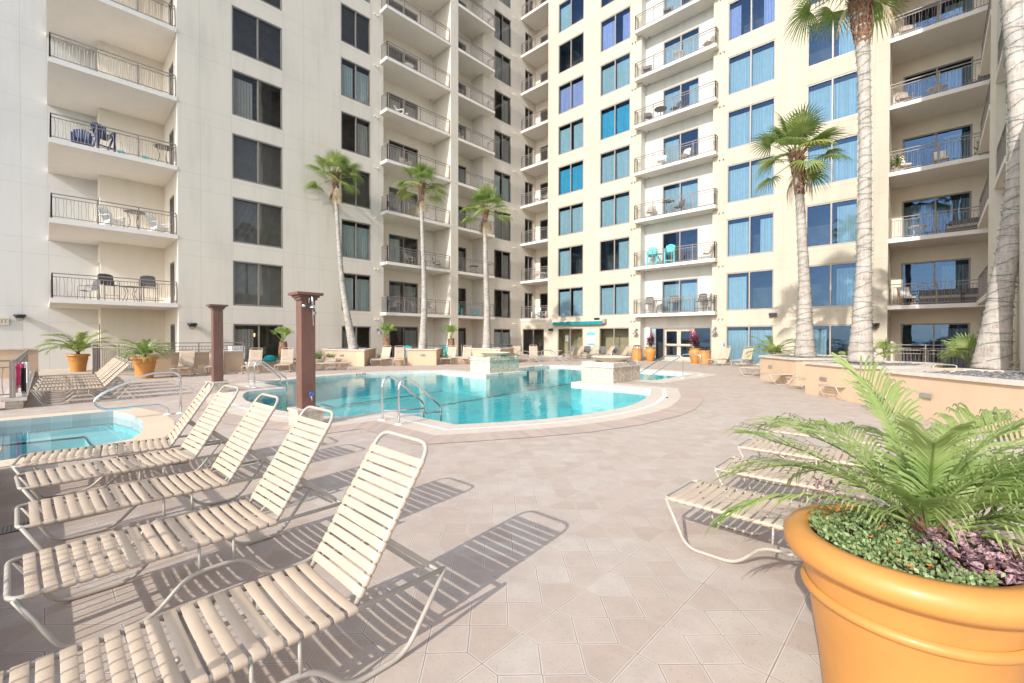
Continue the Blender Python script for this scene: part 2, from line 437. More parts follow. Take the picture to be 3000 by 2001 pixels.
def curtain_mat(key):
    cols = dict(pale=(.58, .66, .64), teal=(.12, .52, .66), lilac=(.55, .52, .72), grey=(.45, .44, .41), dark=(.55, .52, .47), blind=(.72, .67, .6), white=(.66, .70, .68))
    return simple('curtain_' + key, cols[key], .9, .08, scale=3)

# ------------------------------------------------------------------ the building
ZF = lambda k: 3.30 + 3.38 * k                     # floor level of balcony storey k
NK = 9
ORD = ['first', 'second', 'third', 'fourth', 'fifth', 'sixth', 'seventh', 'eighth', 'ninth', 'tenth']
XL, YR, XE = -27.1, 29.7, 1.4
XB = -32.2                                        # set-back wall at the far left
B = empty('apartment_building', (XL, YR, 0), 0, 'tall cream stucco apartment building with stacked balconies around the pool', 'building')
BI = Vector((XL, YR, 0))
class WB(MB):
    def build(s, name, mat, parent=None, smooth=False, **kw):
        o = MB.build(s, name, mat, parent, smooth)
        if parent is B: o.location = -BI
        return o

def wall(mb, plane, c, u0, u1, z0, z1, holes=(), rev=.12, inward=1):
    """plane 'x': x=c, u=y ; plane 'y': y=c, u=x ; inward = sign of the inside direction along the normal axis"""
    us = sorted({u0, u1, *[h[0] for h in holes], *[h[1] for h in holes]}); zs = sorted({z0, z1, *[h[2] for h in holes], *[h[3] for h in holes]})
    us = [u for u in us if u0 <= u <= u1]; zs = [z for z in zs if z0 <= z <= z1]
    P = (lambda u, z, d=0: (c + d * inward, u, z)) if plane == 'x' else (lambda u, z, d=0: (u, c + d * inward, z))
    for i in range(len(us) - 1):
        run = None
        for j in range(len(zs) - 1):
            um, zm = (us[i] + us[i + 1]) / 2, (zs[j] + zs[j + 1]) / 2
            if any(h[0] < um < h[1] and h[2] < zm < h[3] for h in holes): continue
            mb.quad(P(us[i], zs[j]), P(us[i + 1], zs[j]), P(us[i + 1], zs[j + 1]), P(us[i], zs[j + 1]))
    for h in holes:
        a, b_, p, q = h
        for (s0, s1) in (((a, p), (b_, p)), ((b_, p), (b_, q)), ((b_, q), (a, q)), ((a, q), (a, p))):
            mb.quad(P(*s0), P(*s1), P(*s1, rev), P(*s0, rev))

MESHC = {}
def cached(key, fn):
    if key not in MESHC: MESHC[key] = fn()
    return MESHC[key]

def window(plane, c, u0, u1, z0, z1, kind='pale', style='full', glass=None, frame=None, outward=-1, mull=1, room=True, roomdeep=1.4, roommat=None, drop=.28):
    """local frame: x along the wall, -y outwards; returns the window part (its mesh is the frame)"""
    w, h = round(u1 - u0, 3), round(z1 - z0, 3)
    glass = glass or M_glassR; frame = frame or M_frameR; roommat = roommat or M_room
    def fr():
        mb = MB(); t = .075
        for (a, b_, c_, d_) in ((0, t, 0, h), (w - t, w, 0, h)): mb.box(a, b_, .02, .12, c_, d_)
        mb.box(t, w - t, .022, .118, 0, t * 1.2); mb.box(t, w - t, .022, .118, h - t, h)
        for q in range(1, mull + 1):
            xm = w * q / (mull + 1); mb.box(xm - t / 2, xm + t / 2, .024, .116, t * 1.2, h - t)
        return mb.mesh('window', frame)
    def pn():
        mb = MB(); mb.quad((.05, .09, .05), (w - .05, .09, .05), (w - .05, .09, h - .05), (.05, .09, h - .05)); return mb.mesh('pane', glass)
    def cu():
        mb = MB(); spans = []
        rnd = random.Random(hash((w, h, kind, style)) % 999)
        top = h - drop
        if style == 'full': spans = [(.03, w * .5 - .03), (w * .5 + .03, w - .03)]
        elif style == 'left': spans = [(.03, w * .42)]
        elif style == 'right': spans = [(w * .6, w - .03)]
        elif style == 'sides': spans = [(.04, w * .26), (w * .74, w - .04)]
        elif style == 'half': spans = [(.03, w * .47), (w * .7, w - .03)]
        elif style == 'gap': spans = [(.03, w * .44), (w * .56, w - .03)]
        elif style == 'blind': 
            n_ = int((h - .1) / .06)
            for i in range(n_): mb.bar((.06, .2, .06 + i * .06), (w - .06, .2, .06 + i * .06), .05, .004, up=(0, -.5, .86))
            return mb.mesh('blind', curtain_mat(kind))
        for (a, b_) in spans:
            nn = max(8, int((b_ - a) / .035)); prev = None
            for i in range(nn + 1):
                x = a + (b_ - a) * i / nn
                yy = .26 + .045 * sin(i * 1.55) + rnd.uniform(-.012, .012)
                zz = top + .02 * sin(i * 1.55)
                if prev: mb.quad((prev[0], prev[1], .03), (x, yy, .03), (x, yy, zz), (prev[0], prev[1], prev[2]))
                prev = (x, yy, zz)
        return mb.mesh('curtain', curtain_mat(kind))
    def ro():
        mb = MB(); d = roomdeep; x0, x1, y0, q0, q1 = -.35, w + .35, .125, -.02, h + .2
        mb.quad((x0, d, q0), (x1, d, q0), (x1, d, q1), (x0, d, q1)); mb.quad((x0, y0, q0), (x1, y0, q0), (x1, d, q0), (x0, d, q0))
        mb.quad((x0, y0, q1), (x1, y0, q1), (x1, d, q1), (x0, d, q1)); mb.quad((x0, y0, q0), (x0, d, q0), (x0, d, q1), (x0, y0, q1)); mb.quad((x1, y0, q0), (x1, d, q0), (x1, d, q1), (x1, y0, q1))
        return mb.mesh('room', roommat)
    if plane == 'y': loc, rz = (u0, c, z0), 0
    elif outward > 0: loc, rz = (c, u0, z0), pi / 2
    else: loc, rz = (c, u1, z0), -pi / 2
    o = link('window', cached(('f', w, h, mull, frame.name), fr), B, Vector(loc) - BI, rz)
    link('pane', cached(('p', w, h, glass.name), pn), o)
    if style != 'none': link('blind' if style == 'blind' else 'curtain', cached(('c', w, h, kind, style), cu), o)
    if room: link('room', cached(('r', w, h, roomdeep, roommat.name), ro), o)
    return o

def railing_mesh(L, wavy=True, posts=True, rets=None, hgt=1.07, sp=.115, rb=.009):
    def fn():
        mb = MB()
        def run(a, b_):
            a = Vector(a); b_ = Vector(b_); d = b_ - a; ln = d.length; d.normalize()
            up = Vector((0, 0, 1)); nn = d.cross(up)
            for z, w_, t_ in ((hgt - .02, .05, .04), (hgt - .17, .035, .03), (.09, .035, .03)):
                mb.bar(a + up * z, b_ + up * z, w_, t_)
            np_ = max(1, round(ln / 1.45))
            for i in range(np_ + 1):
                p = a + d * (ln * i / np_); mb.bar(p + up * .0, p + up * (hgt - .04), .045, .045, up=tuple(d))
            nb = int(ln / sp)
            for i in range(1, nb):
                p = a + d * (ln * i / nb); s_ = (1 if i % 2 else -1) * (.022 if wavy else 0)
                zs = (.1, .3, .5, .7, hgt - .18) if wavy else (.1, hgt - .18)
                pts = [p + up * z + d * (s_ * sin(pi * (z - .1) / (hgt - .28))) for z in zs]
                mb.tube(pts, rb, 4, caps=False)
        if rets:
            y1 = rets
            run((0, y1, 0), (0, 0, 0)); run((0, 0, 0), (L, 0, 0)); run((L, 0, 0), (L, y1, 0))
        else: run((0, 0, 0), (L, 0, 0))
        return mb.mesh('railing', M_rail)
    return cached(('rail', round(L, 3), wavy, rets, hgt, sp), fn)

def balcony(x0, x1, y0, y1, k, rail_from, rail_len, rail_rz, wavy=True, rets=None, mat=None):
    z1 = ZF(k); z0 = z1 - .2
    o = WB().box(x0, x1, y0, y1, z0, z1).build('balcony', mat or M_slab, B)
    link('railing', railing_mesh(rail_len, wavy, True, rets), o, (rail_from[0], rail_from[1], z1), rail_rz)
    return o

TOP = ZF(NK) - .1
rs = random.Random(3)
# ---- west (left) facade: plane x = XL, outward +X
holes = []
for k in range(-1, NK):
    z0, z1 = (3.32 + 3.38 * k, 5.72 + 3.38 * k) if k >= 0 else (.35, 2.34)
    holes += [(6.92, 9.44, z0, z1), (12.9, 14.92, z0, z1), (26.3, 28.35, z0, z1)]
    for (a, b_, n_) in ((6.92, 9.44, 0), (12.9, 14.92, 1), (26.3, 28.35, 2)):
        if n_ == 0: kind, st = ('blind', 'blind') if k not in (-1, 3) else ('dark', 'left')
        elif n_ == 1: kind, st = [('grey', 'left'), ('pale', 'gap'), ('pale', 'full'), ('blind', 'blind'), ('dark', 'right'), ('pale', 'gap'), ('blind', 'blind'), ('grey', 'full'), ('grey', 'full'), ('grey', 'full')][k + 1]
        else: kind, st = [('pale', 'full'), ('grey', 'right'), ('grey', 'right'), ('grey', 'full'), ('pale', 'gap'), ('grey', 'gap'), ('grey', 'right'), ('grey', 'full'), ('grey', 'gap'), ('grey', 'full')][k + 1]
        window('x', XL, a, b_, z0, z1, kind, st, M_glassL, M_frame, outward=1)
def wing(name, label, mb, mat):
    o = mb.build(name, mat, B); o['label'] = label; return o
mb = WB()
hl = lambda a, b_: [h for h in holes if a <= h[0] < b_]
wall(mb, 'x', XL, 4.55, 15.86, -.5, TOP, hl(4.55, 15.8), inward=-1)
wall(mb, 'x', XL, 25.06, 30.0, -.5, TOP, hl(25, 29), inward=-1)
# inner corner side wall with balcony doors
dh = [(30.2, 31.35, ZF(k) + .02, ZF(k) + 2.4) for k in range(NK)]
wall(mb, 'x', XL, 30.0, 31.75, 3.1, TOP, dh, inward=-1)
for k in range(NK): window('x', XL, 30.2, 31.35, ZF(k) + .02, ZF(k) + 2.4, 'dark', 'none', M_glassL, M_frame, outward=1, mull=1, room=True, roomdeep=1.0)
# pillar, proud of the wall, between the two middle balcony stacks
PP = .8
mb.box(XL - 1.4, XL + PP, 20.99, 21.72, -.5, TOP)
wing('west_wing_wall', 'shaded beige stucco wall with joint lines', mb, M_wallL)
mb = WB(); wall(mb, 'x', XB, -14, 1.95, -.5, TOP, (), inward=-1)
wing('west_wing_wall', 'set back stucco wall at the far left, greyer light painted in', mb, stucco('stucco_lighting_tint', (.70, .675, .63), 'y', (-.75, .15), streak=.05))  # this wall's different lighting is put into a greyer stucco colour
# bays of the west wing
mb = WB()
wall(mb, 'x', -30.7, 1.95, 4.55, -.5, TOP, (), inward=-1)
bdoor = [(-31.9, -31.05, (ZF(k) if k >= 0 else .1) + .02, (ZF(k) if k >= 0 else .1) + 2.2) for k in range(-1, NK)]
wall(mb, 'y', 1.95, XB, -30.7, -.5, TOP, bdoor)
sdoor = [(-29.2, -28.0, (ZF(k) if k >= 0 else .1) + .02, (ZF(k) if k >= 0 else .1) + 2.2) for k in range(-1, NK)]
wall(mb, 'y', 4.55, -30.7, XL, -.5, TOP, sdoor)
for h in bdoor: window('y', 1.95, *h, 'dark', 'none', M_glassL, M_frame, mull=0, room=False)
for h in sdoor: window('y', 4.55, *h, 'dark', 'none', M_glassL, M_frame, mull=1, room=True, roomdeep=1.0)
for (a, b_, d0, d1, key) in ((15.86, 20.99, 17.1, 19.6, 2), (21.72, 25.06, 22.2, 24.4, 3)):
    dh = [(d0, d1, (ZF(k) if k >= 0 else .05) + .02, (ZF(k) if k >= 0 else .0) + 2.42) for k in range(-1, NK)]
    wall(mb, 'x', XL - 1.4, a, b_, -.5, TOP, dh, inward=-1)
    for i, h in enumerate(dh):
        window('x', XL - 1.4, *h, *[('grey', 'half'), ('grey', 'gap'), ('grey', 'right'), ('grey', 'gap'), ('pale', 'left'), ('grey', 'full')][(i + key) % 6], M_glassL, M_frame, outward=1)
wall(mb, 'y', 15.86, XL - 1.4, XL, -.5, TOP, (), inward=-1)
wall(mb, 'y', 25.06, XL - 1.4, XL, -.5, TOP, ())
wing('bay_wall', 'cream recess walls behind the balconies', mb, M_bay)
for k in range(NK):
    o = WB().box(XB, XL + .02, .14, 4.55, ZF(k) - .2, ZF(k)).build('balcony', M_slab, B)
    def rl0():
        q = MB(); me = railing_mesh(4.28, True); q.v = [tuple(v.co) for v in me.vertices]; q.f = [tuple(p.vertices) for p in me.polygons]
        me2 = railing_mesh(4.95, True); off = len(q.v)
        q.v += [(v.co.y, v.co.x, v.co.z) for v in me2.vertices]; q.f += [tuple(i + off for i in p.vertices) for p in me2.polygons]
        return q.mesh('railing', M_rail)
    link('railing', cached('rl0', rl0), o, (XL - .05, .22, ZF(k)), pi / 2)
    o = WB().box(XL - 1.4, XL + PP, 15.64, 20.99, ZF(k) - .2, ZF(k)).build('balcony', M_slab, B)
    def rl(L, R):
        def fn():
            q = MB(); me = railing_mesh(L, False); q.v = [tuple(v.co) for v in me.vertices]; q.f = [tuple(p.vertices) for p in me.polygons]
            me2 = railing_mesh(R, False); off = len(q.v)
            q.v += [(-v.co.y if False else 0 + v.co.y, v.co.x, v.co.z) for v in me2.vertices]; q.f += [tuple(i + off for i in p.vertices) for p in me2.polygons]
            return q.mesh('railing', M_rail)
        return cached(('rl', L, R), fn)
    link('railing', rl(5.24, .72), o, (XL + PP - .08, 15.72, ZF(k)), pi / 2)
    o = WB().box(XL - 1.4, XL + PP, 21.72, 25.6, ZF(k) - .2, ZF(k)).build('balcony', M_slab, B)
    def rl2():
        q = MB(); me = railing_mesh(3.8, False); q.v = [tuple(v.co) for v in me.vertices]; q.f = [tuple(p.vertices) for p in me.polygons]
        me2 = railing_mesh(.72, False); off = len(q.v)
        q.v += [(3.8 + v.co.y, v.co.x, v.co.z) for v in me2.vertices]; q.f += [tuple(i + off for i in p.vertices) for p in me2.polygons]
        return q.mesh('railing', M_rail)
    link('railing', cached('rl2', rl2), o, (XL + PP - .08, 21.74, ZF(k)), pi / 2)
    balcony(XL, -24.0, 29.66, 31.75, k, (XL + .05, 29.72), 3.0, 0, wavy=False)

# ---- north (right) facade: plane y = YR, outward -Y
holes = []
cfgA = [None, ('pale', 'gap'), ('pale', 'left'), ('pale', 'full'), ('teal', 'full'), ('pale', 'gap'), ('lilac', 'full'), ('blind', 'none'), ('pale', 'left'), ('pale', 'full')]
cfgB = [None, ('pale', 'full'), ('pale', 'right'), ('pale', 'full'), ('pale', 'full'), ('teal', 'full'), ('pale', 'full'), ('lilac', 'half'), ('white', 'none'), ('pale', 'full')]
cfgD = [('pale', 'full'), ('pale', 'left'), ('pale', 'half'), ('pale', 'full'), ('pale', 'full'), ('pale', 'full'), ('lilac', 'sides'), ('pale', 'left'), ('pale', 'full'), ('pale', 'full')]
cfgE = [('pale', 'left'), ('pale', 'right'), ('pale', 'right'), ('pale', 'full'), ('pale', 'full'), ('pale', 'right'), ('white', 'none'), ('pale', 'left'), ('pale', 'full'), ('pale', 'full')]
for k in range(-1, NK):
    z0, z1 = (3.32 + 3.38 * k, 5.72 + 3.38 * k) if k >= 0 else (.04, 2.38)
    for (a, b_, cfg) in ((-22.93, -20.37, cfgA), (-18.86, -16.28, cfgB), (-9.53, -6.87, cfgD), (-5.3, -2.93, cfgE)):
        holes.append((a, b_, z0, z1))
        c_ = cfg[k + 1]
        if c_ is None: window('y', YR, a, b_, z0, z1, 'pale', 'none', M_glassC, M_frameR, roommat=M_roomW, roomdeep=1.1)
        else: window('y', YR, a, b_, z0, z1, c_[0], c_[1])
mb = WB()
wall(mb, 'y', YR, -24.0, -15.4, -.5, TOP, [h for h in holes if h[0] < -15.5])
wall(mb, 'y', YR, -10.4, -1.72, -.5, TOP, [h for h in holes if h[0] > -10.5])
wall(mb, 'y', YR, XL, -24.0, -.5, 3.1, [(-26.9, -24.4, .04, 2.38)])
wall(mb, 'x', -24.0, YR, 31.75, 3.1, TOP, ())
window('y', YR, -26.9, -24.4, .04, 2.38, 'dark', 'none', M_glassL, M_frame)
wing('north_wing_wall', 'sunlit pale cream stucco wall with rows of windows', mb, M_wallR)
mb = WB()
dh = [(-26.6, -24.5, ZF(k) + .02, ZF(k) + 2.4) for k in range(NK)]
wall(mb, 'y', 31.75, XL, -24.0, 3.1, TOP, dh)
for h in dh: window('y', 31.75, *h, 'dark', 'right', M_glassL, M_frame)
YC = 30.38
dh = [(-14.1, -11.55, ZF(k) + .02, ZF(k) + 2.38) for k in range(NK)]
wing('bay_wall', 'cream corner recess wall', mb, M_bay)
mb = WB()
wall(mb, 'y', YC, -15.4, -10.4, 3.1, TOP, dh)
cf = [('pale', 'full'), ('pale', 'none'), ('pale', 'full'), ('pale', 'left'), ('pale', 'half'), ('pale', 'full'), ('pale', 'half'), ('pale', 'full'), ('pale', 'full')]
for k, h in enumerate(dh): window('y', YC, *h, *cf[k])
wall(mb, 'x', -15.4, YR, YC, -.5, TOP, ()); wall(mb, 'x', -10.4, YR, YC, -.5, TOP, ())
wall(mb, 'y', YC, -15.4, -10.4, -.5, 3.1, [(-15.0, -10.65, .03, 2.36)])
wing('bay_wall', 'white recess walls behind the middle balcony stack', mb, M_bayW)
for k in range(NK):
    o = WB().box(-15.72, -10.05, YR - .5, YC, ZF(k) - .2, ZF(k)).build('balcony', M_slab, B)
    link('railing', railing_mesh(5.55, False, True, .42), o, (-15.66, YR - .44, ZF(k)), 0)
YFb = 32.3; XEb = 3.2
mb = WB()
dh = [(-1.31, 1.34, (ZF(k) if k >= 0 else .03) + .02, (ZF(k) if k >= 0 else 0) + 2.42) for k in range(-1, NK)]
wall(mb, 'y', YFb, -1.72, XEb, -.5, TOP, dh)
for i, h in enumerate(dh): window('y', YFb, *h, *[('grey', 'right'), ('grey', 'right'), ('grey', 'half'), ('grey', 'right'), ('grey', 'right'), ('dark', 'right')][i % 6], M_glassR, M_frame)
wall(mb, 'x', -1.72, YR, YFb, -.5, TOP, (), inward=-1)
wing('bay_wall', 'cream recess wall of the end balcony stack', mb, M_bay)
for k in range(NK):
    balcony(-1.72, XEb, YR - .03, YFb, k, (-1.70, YR + .03), 3.6, 0, wavy=True)

# ---- east wing: plane x = XE facing -X, seen edge-on
mb = WB()
wall(mb, 'x', XE, 21.2, 23.4, -.5, TOP, ()); wall(mb, 'x', XEb, 17.2, YFb, -.5, TOP, ())
wall(mb, 'y', 23.4, XE, XEb, -.5, TOP, ()); wall(mb, 'y', 21.2, XE, XEb, -.5, TOP, ())
wall(mb, 'x', XE, 17.2, 21.2, -.5, 3.1, ()); wall(mb, 'x', XE, 17.2, 18.2, 3.1, TOP, ()); wall(mb, 'y', 17.2, XE, XEb, -.5, TOP, ()); None
wall(mb, 'x', XE + .01, 23.4, 28.6, -.5, .9, ())
wall(mb, 'x', XE, 12.9, 17.2, -.5, 6.4, ()); wall(mb, 'y', 12.9, XE, XEb + 2, -.5, 6.4, ()); mb.quad((XE, 12.9, 6.4), (XEb + 2, 12.9, 6.4), (XEb + 2, 17.2, 6.4), (XE, 17.2, 6.4))
wing('east_wing_wall', 'shaded cream wing wall with pillar seen edge on', mb, M_bay)
for k in range(NK):
    for (a, b_) in ((23.4, 28.6), (18.2, 21.2)):
        o = WB().box(XE - .02, XEb, a + .002, b_ - .002, ZF(k) - .2, ZF(k) - .003).build('balcony', M_slab, B)
        link('railing', railing_mesh(round(b_ - a - .1, 2), False), o, (XE + .05, a + .05, ZF(k)), pi / 2)

# roof parapet
WB().box(XL - 6, 8, YR, YR + 8, TOP, TOP + .6).build('roof', M_bay, B)
WB().box(XL - 6, XL, 1.95, YR, TOP, TOP + .6).build('roof', M_bay, B)
# paired vent pipes
for k in range(NK):
    z = 6.2 + 3.38 * (k - 1)
    if z < 2.5: continue
    def vent(plane):
        def fn():
            q = MB()
            for dx in (0, .24):
                if plane == 'y': q.tube([(dx, 0, 0), (dx, -.09, 0)], .045, 8)
                else: q.tube([(0, dx, 0), (.09, dx, 0)], .045, 8)
            return q.mesh('vent', M_gun if plane == 'y' else M_bay)
        return cached('vent' + plane, fn)
    for x in (-16.12, -9.98): link('vent', vent('y'), B, Vector((x, YR, z)) - BI)
    for y in (15.2, 28.62): link('vent', vent('x'), B, Vector((XL, y, z)) - BI)
# round ceiling sprinklers seen under the slabs
for k in range(NK):
    for p in ((-15.1, YC - .12), (XL - 1.2, 20.6)):
        q = MB(); q.lathe([(.0, -.06), (.05, -.05), (.05, 0)], 8)
        link('sprinkler', cached('spk', lambda: q.mesh('sprinkler', M_frameR)), B, Vector((*p, ZF(k) - .2)) - BI)

# entrance glazing and double door in the ground floor bay
gz = MB(); x0, x1 = -15.0, -10.65
for a, b_ in ((x0, x0 + .09), (-13.98, -13.88), (-11.86, -11.76), (x1 - .09, x1)): gz.box(a, b_, YC + .02, YC + .12, .03, 2.36)
gz.box(x0, x1, YC + .022, YC + .118, 2.27, 2.36); gz.box(-13.9, -11.8, YC + .024, YC + .116, 2.2, 2.28)
for a, b_ in ((x0 + .09, -13.98), (-11.76, x1 - .09)): gz.box(a, b_, YC + .023, YC + .117, .03, .12)
o = WB(); o.v, o.f = gz.v, gz.f
ent = o.build('entrance_glazing', M_frame, B)
q = MB(); q.quad((x0, YC + .07, .1), (-13.93, YC + .07, .1), (-13.93, YC + .07, 2.3), (x0, YC + .07, 2.3)); q.build('pane', M_glassR, ent); q = MB(); q.quad((-11.8, YC + .07, .1), (x1, YC + .07, .1), (x1, YC + .07, 2.3), (-11.8, YC + .07, 2.3))
q.build('pane', M_glassR, ent)
q = MB(); q.quad((x0 - .3, YC + 1.6, 0), (x1 + .3, YC + 1.6, 0), (x1 + .3, YC + 1.6, 2.6), (x0 - .3, YC + 1.6, 2.6)); q.quad((x0 - .3, YC + .2, .02), (x1 + .3, YC + .2, .02), (x1 + .3, YC + 1.6, .02), (x0 - .3, YC + 1.6, .02))
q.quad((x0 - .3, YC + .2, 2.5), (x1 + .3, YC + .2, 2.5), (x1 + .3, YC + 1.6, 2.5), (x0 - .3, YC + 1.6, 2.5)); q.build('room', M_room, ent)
M_doorp = simple('door_beige', (.52, .45, .37), .45, .08)
for i in range(2):
    a = -13.87 + i * 1.03; b_ = a + 1.02; q = WB(); t = .13
    q.box(a, a + t, YC + .0, YC + .06, .05, 2.19); q.box(b_ - t, b_, YC, YC + .06, .05, 2.19)
    q.box(a + t, b_ - t, YC + .001, YC + .059, .05, .30); q.box(a + t, b_ - t, YC + .001, YC + .059, 2.08, 2.19); q.box(a + t, b_ - t, YC + .001, YC + .059, 1.02, 1.2)
    d = q.build('door', M_doorp, B)
    q = MB(); q.quad((a + t, YC + .03, .3), (b_ - t, YC + .03, .3), (b_ - t, YC + .03, 1.02), (a + t, YC + .03, 1.02)); q.quad((a + t, YC + .03, 1.2), (b_ - t, YC + .03, 1.2), (b_ - t, YC + .03, 2.08), (a + t, YC + .03, 2.08)); q.build('pane', M_glassR, d)
    q = MB(); q.tube([(a + .05, YC - .05, 1.05), (b_ - .05, YC - .05, 1.05)], .035, 8); q.box(a + .04, a + .1, YC - .05, YC, 1.02, 1.09); q.box(b_ - .1, b_ - .04, YC - .05, YC, 1.02, 1.09); q.build('handle', M_gun, d)

# ------------------------------------------------------------------ ground, pool and spa
def uvring(name, A, Bp, z, mat, parent=None, kind=None, closed=True, zb=None):
    """strip between two polylines with UVs in metres"""
    n = len(A); vs = [(p[0], p[1], z) for p in A] + [(p[0], p[1], z if zb is None else zb) for p in Bp]
    cnt = n if closed else n - 1
    fs = [(i, (i + 1) % n, n + (i + 1) % n, n + i) for i in range(cnt)]
    me = bpy.data.meshes.new(name); me.from_pydata(vs, [], fs); me.materials.append(mat)
    uv = me.uv_layers.new(name='UVMap'); L = [0]
    for i in range(n): L.append(L[-1] + (Vector(A[(i + 1) % n][:2]) - Vector(A[i][:2])).length)
    for pi_, p in enumerate(me.polygons):
        i = pi_; w = (Vector(A[i][:2]) - Vector(Bp[i][:2])).length if zb is None else abs(z - zb)
        for li, (uu, vv) in zip(p.loop_indices, ((L[i], 0), (L[i + 1], 0), (L[i + 1], w), (L[i], w))): uv.data[li].uv = (uu, vv)
    me.update(); o = link(name, me, parent)
    if kind: o['kind'] = kind
    return o
def offset(poly, d):
    n = len(poly); out = []
    for i in range(n):
        a, p, c = Vector(poly[i - 1]), Vector(poly[i]), Vector(poly[(i + 1) % n])
        e1 = (p - a).normalized(); e2 = (c - p).normalized()
        n1 = Vector((e1.y, -e1.x)); n2 = Vector((e2.y, -e2.x)); mm = n1 + n2
        k = max(.35, mm.length / 2); mm.normalize()
        out.append(tuple(p + mm * (d / max(.5, mm.dot(n1)))))
    return out
def densify(pts, corner, step=.45):
    out = []
    for i, p in enumerate(pts):
        out.append(p); q = pts[(i + 1) % len(pts)]; L = (Vector(q) - Vector(p)).length; k = int(L / step)
        for j in range(1, k): out.append(tuple(Vector(p).lerp(Vector(q), j / k)))
    return out
def sheet(name, loops, z, mat, kind=None, parent=None):
    vv = [[Vector((p[0], p[1], 0)) for p in l] for l in loops]; tri = tessellate_polygon(vv); flat = [(p.x, p.y, z) for l in vv for p in l]
    fs = []
    for t in tri:
        a, b_, c = (Vector(flat[i]) for i in t)
        fs.append(t if (b_ - a).cross(c - a).z > 0 else t[::-1])
    me = bpy.data.meshes.new(name); me.from_pydata(flat, [], fs); me.materials.append(mat); me.update()
    o = link(name, me, parent)
    if kind: o['kind'] = kind
    return o
XC = -12.0
half = [(0, 3.55), (1.0, 3.6), (1.8, 3.74), (2.5, 3.95), (3.1, 4.22), (3.2, 5.36), (5.42, 5.37), (5.9, 6.2), (6.3, 7.04), (6.58, 8.1), (6.68, 9.39), (6.6, 10.2), (6.4, 11.0), (6.05, 12.1), (5.43, 13.39), (2.3, 13.39), (2.3, 16.1), (4.17, 16.1), (4.17, 20.2), (3.5, 20.75), (1.2, 20.95)]
pool = [(XC + u, y) for u, y in half] + [(XC - u, y) for u, y in half[:0:-1]]
spa = [(-13.3, -.95), (-9.05, -.95), (-9.1, .2), (-9.45, .95), (-10.0, 1.15), (-10.9, 1.29), (-11.7, 1.3), (-12.4, 1.25), (-13.29, 1.04)]
poolO = offset(pool, .84); spaO = offset(spa, .46)
deck_outer = [(-34, -7), (9, -7), (9, 34), (-34, 34)]
sheet('pool_deck', [deck_outer, poolO, spaO], 0, M_paver, 'structure')
M_sea = simple('sea', (.03, .10, .15), .15, .2, scale=.02)
sheet('water', [[(-3000, -3000), (3000, -3000), (3000, 3000), (-3000, 3000)]], -9, M_sea, 'structure')
P = empty('swimming_pool', (XC, 12, 0), 0, 'curved turquoise swimming pool with pale tiled edge and lane lines', 'pool')
def pp(o): o.location = (-XC, -12, 0); o.parent = P; return o
p1, p2 = offset(pool, .33), offset(pool, .47)
pp(uvring('coping', p1, pool, .006, M_coping)); pp(uvring('gutter_grate', p2, p1, .004, M_grate)); pp(uvring('coping', poolO, p2, .006, M_coping))
n_h = len(half)
front = [i for i in range(0, 16)]; idxs = [(-i) % len(pool) for i in range(14, 0, -1)] + list(range(0, 15))
pb = offset(pool, 1.42)
pp(uvring('brick_border', [pb[i] for i in idxs], [poolO[i] for i in idxs], .008, M_brick, closed=False))
pp(uvring('waterline_tile', pool, pool, .006, M_wtile, zb=-.22)); pp(uvring('pool_wall', pool, pool, -.22, M_plaster, zb=-1.0))
pp(sheet('pool_floor', [pool], -1.0, M_plaster))
w = pp(sheet('pool_water', [pool], -.10, M_water))
M_line = simple('lane_tile', (.01, .05, .07), .6, .2)
lm = MB()
for (a, b_) in (((1000, 1187), (1376, 1134.7)), ((1290, 1188), (1689, 1121)), ((1436, 1127.6), (1690, 1094.5))):
    pa, pb_ = G(*a, -.99), G(*b_, -.99); d = (pb_ - pa).normalized()
    lm.bar(pa - d * .0, pb_, .13, .006)
pa = G(958, 1188, -.99); lm.bar(pa - Vector((.5, .0, 0)), pa + Vector((.5, 0, 0)), .13, .006)
pp(lm.build('lane_line', M_line))
# depth markings on the waterline tile
M_ink = simple('black_ink', (.02, .02, .02), .5, .1)
def text(body, size, mat, loc, rot, parent=None, name='lettering', ext=.002, align='CENTER'):
    cu = bpy.data.curves.new(name, 'FONT'); cu.body = body; cu.size = size; cu.extrude = ext; cu.align_x = align; cu.align_y = 'CENTER'
    cu.materials.append(mat); o = bpy.data.objects.new(name, cu); COL.objects.link(o); o.location = loc; o.rotation_euler = rot
    dg = bpy.context.evaluated_depsgraph_get(); me = bpy.data.meshes.new_from_object(o.evaluated_get(dg)); bpy.data.objects.remove(o)
    o = bpy.data.objects.new(name, me); COL.objects.link(o); o.location = loc; o.rotation_euler = rot
    if parent: o.parent = parent
    return o
PO = Vector((-XC, -12, 0))
a = G(1158, 1098, -.02); 
t1 = text('4 ½ FT', .17, M_ink, Vector((-18.62, 9.75, -.03)) + PO, (pi / 2, 0, pi / 2), P, 'depth_marking')
text('4 FT', .16, M_ink, Vector((XC - 2.295, 14.3, -.035)) + PO, (pi / 2, 0, pi / 2), P, 'depth_marking')
text('3 ½ FT', .14, M_ink, Vector((XC - 4.165, 18.6, -.03)) + PO, (pi / 2, 0, pi / 2), P, 'depth_marking')
text('4 FT', .1, M_ink, Vector((-5.32, 11.8, .009)) + PO, (0, 0, -1.2), P, 'depth_marking')

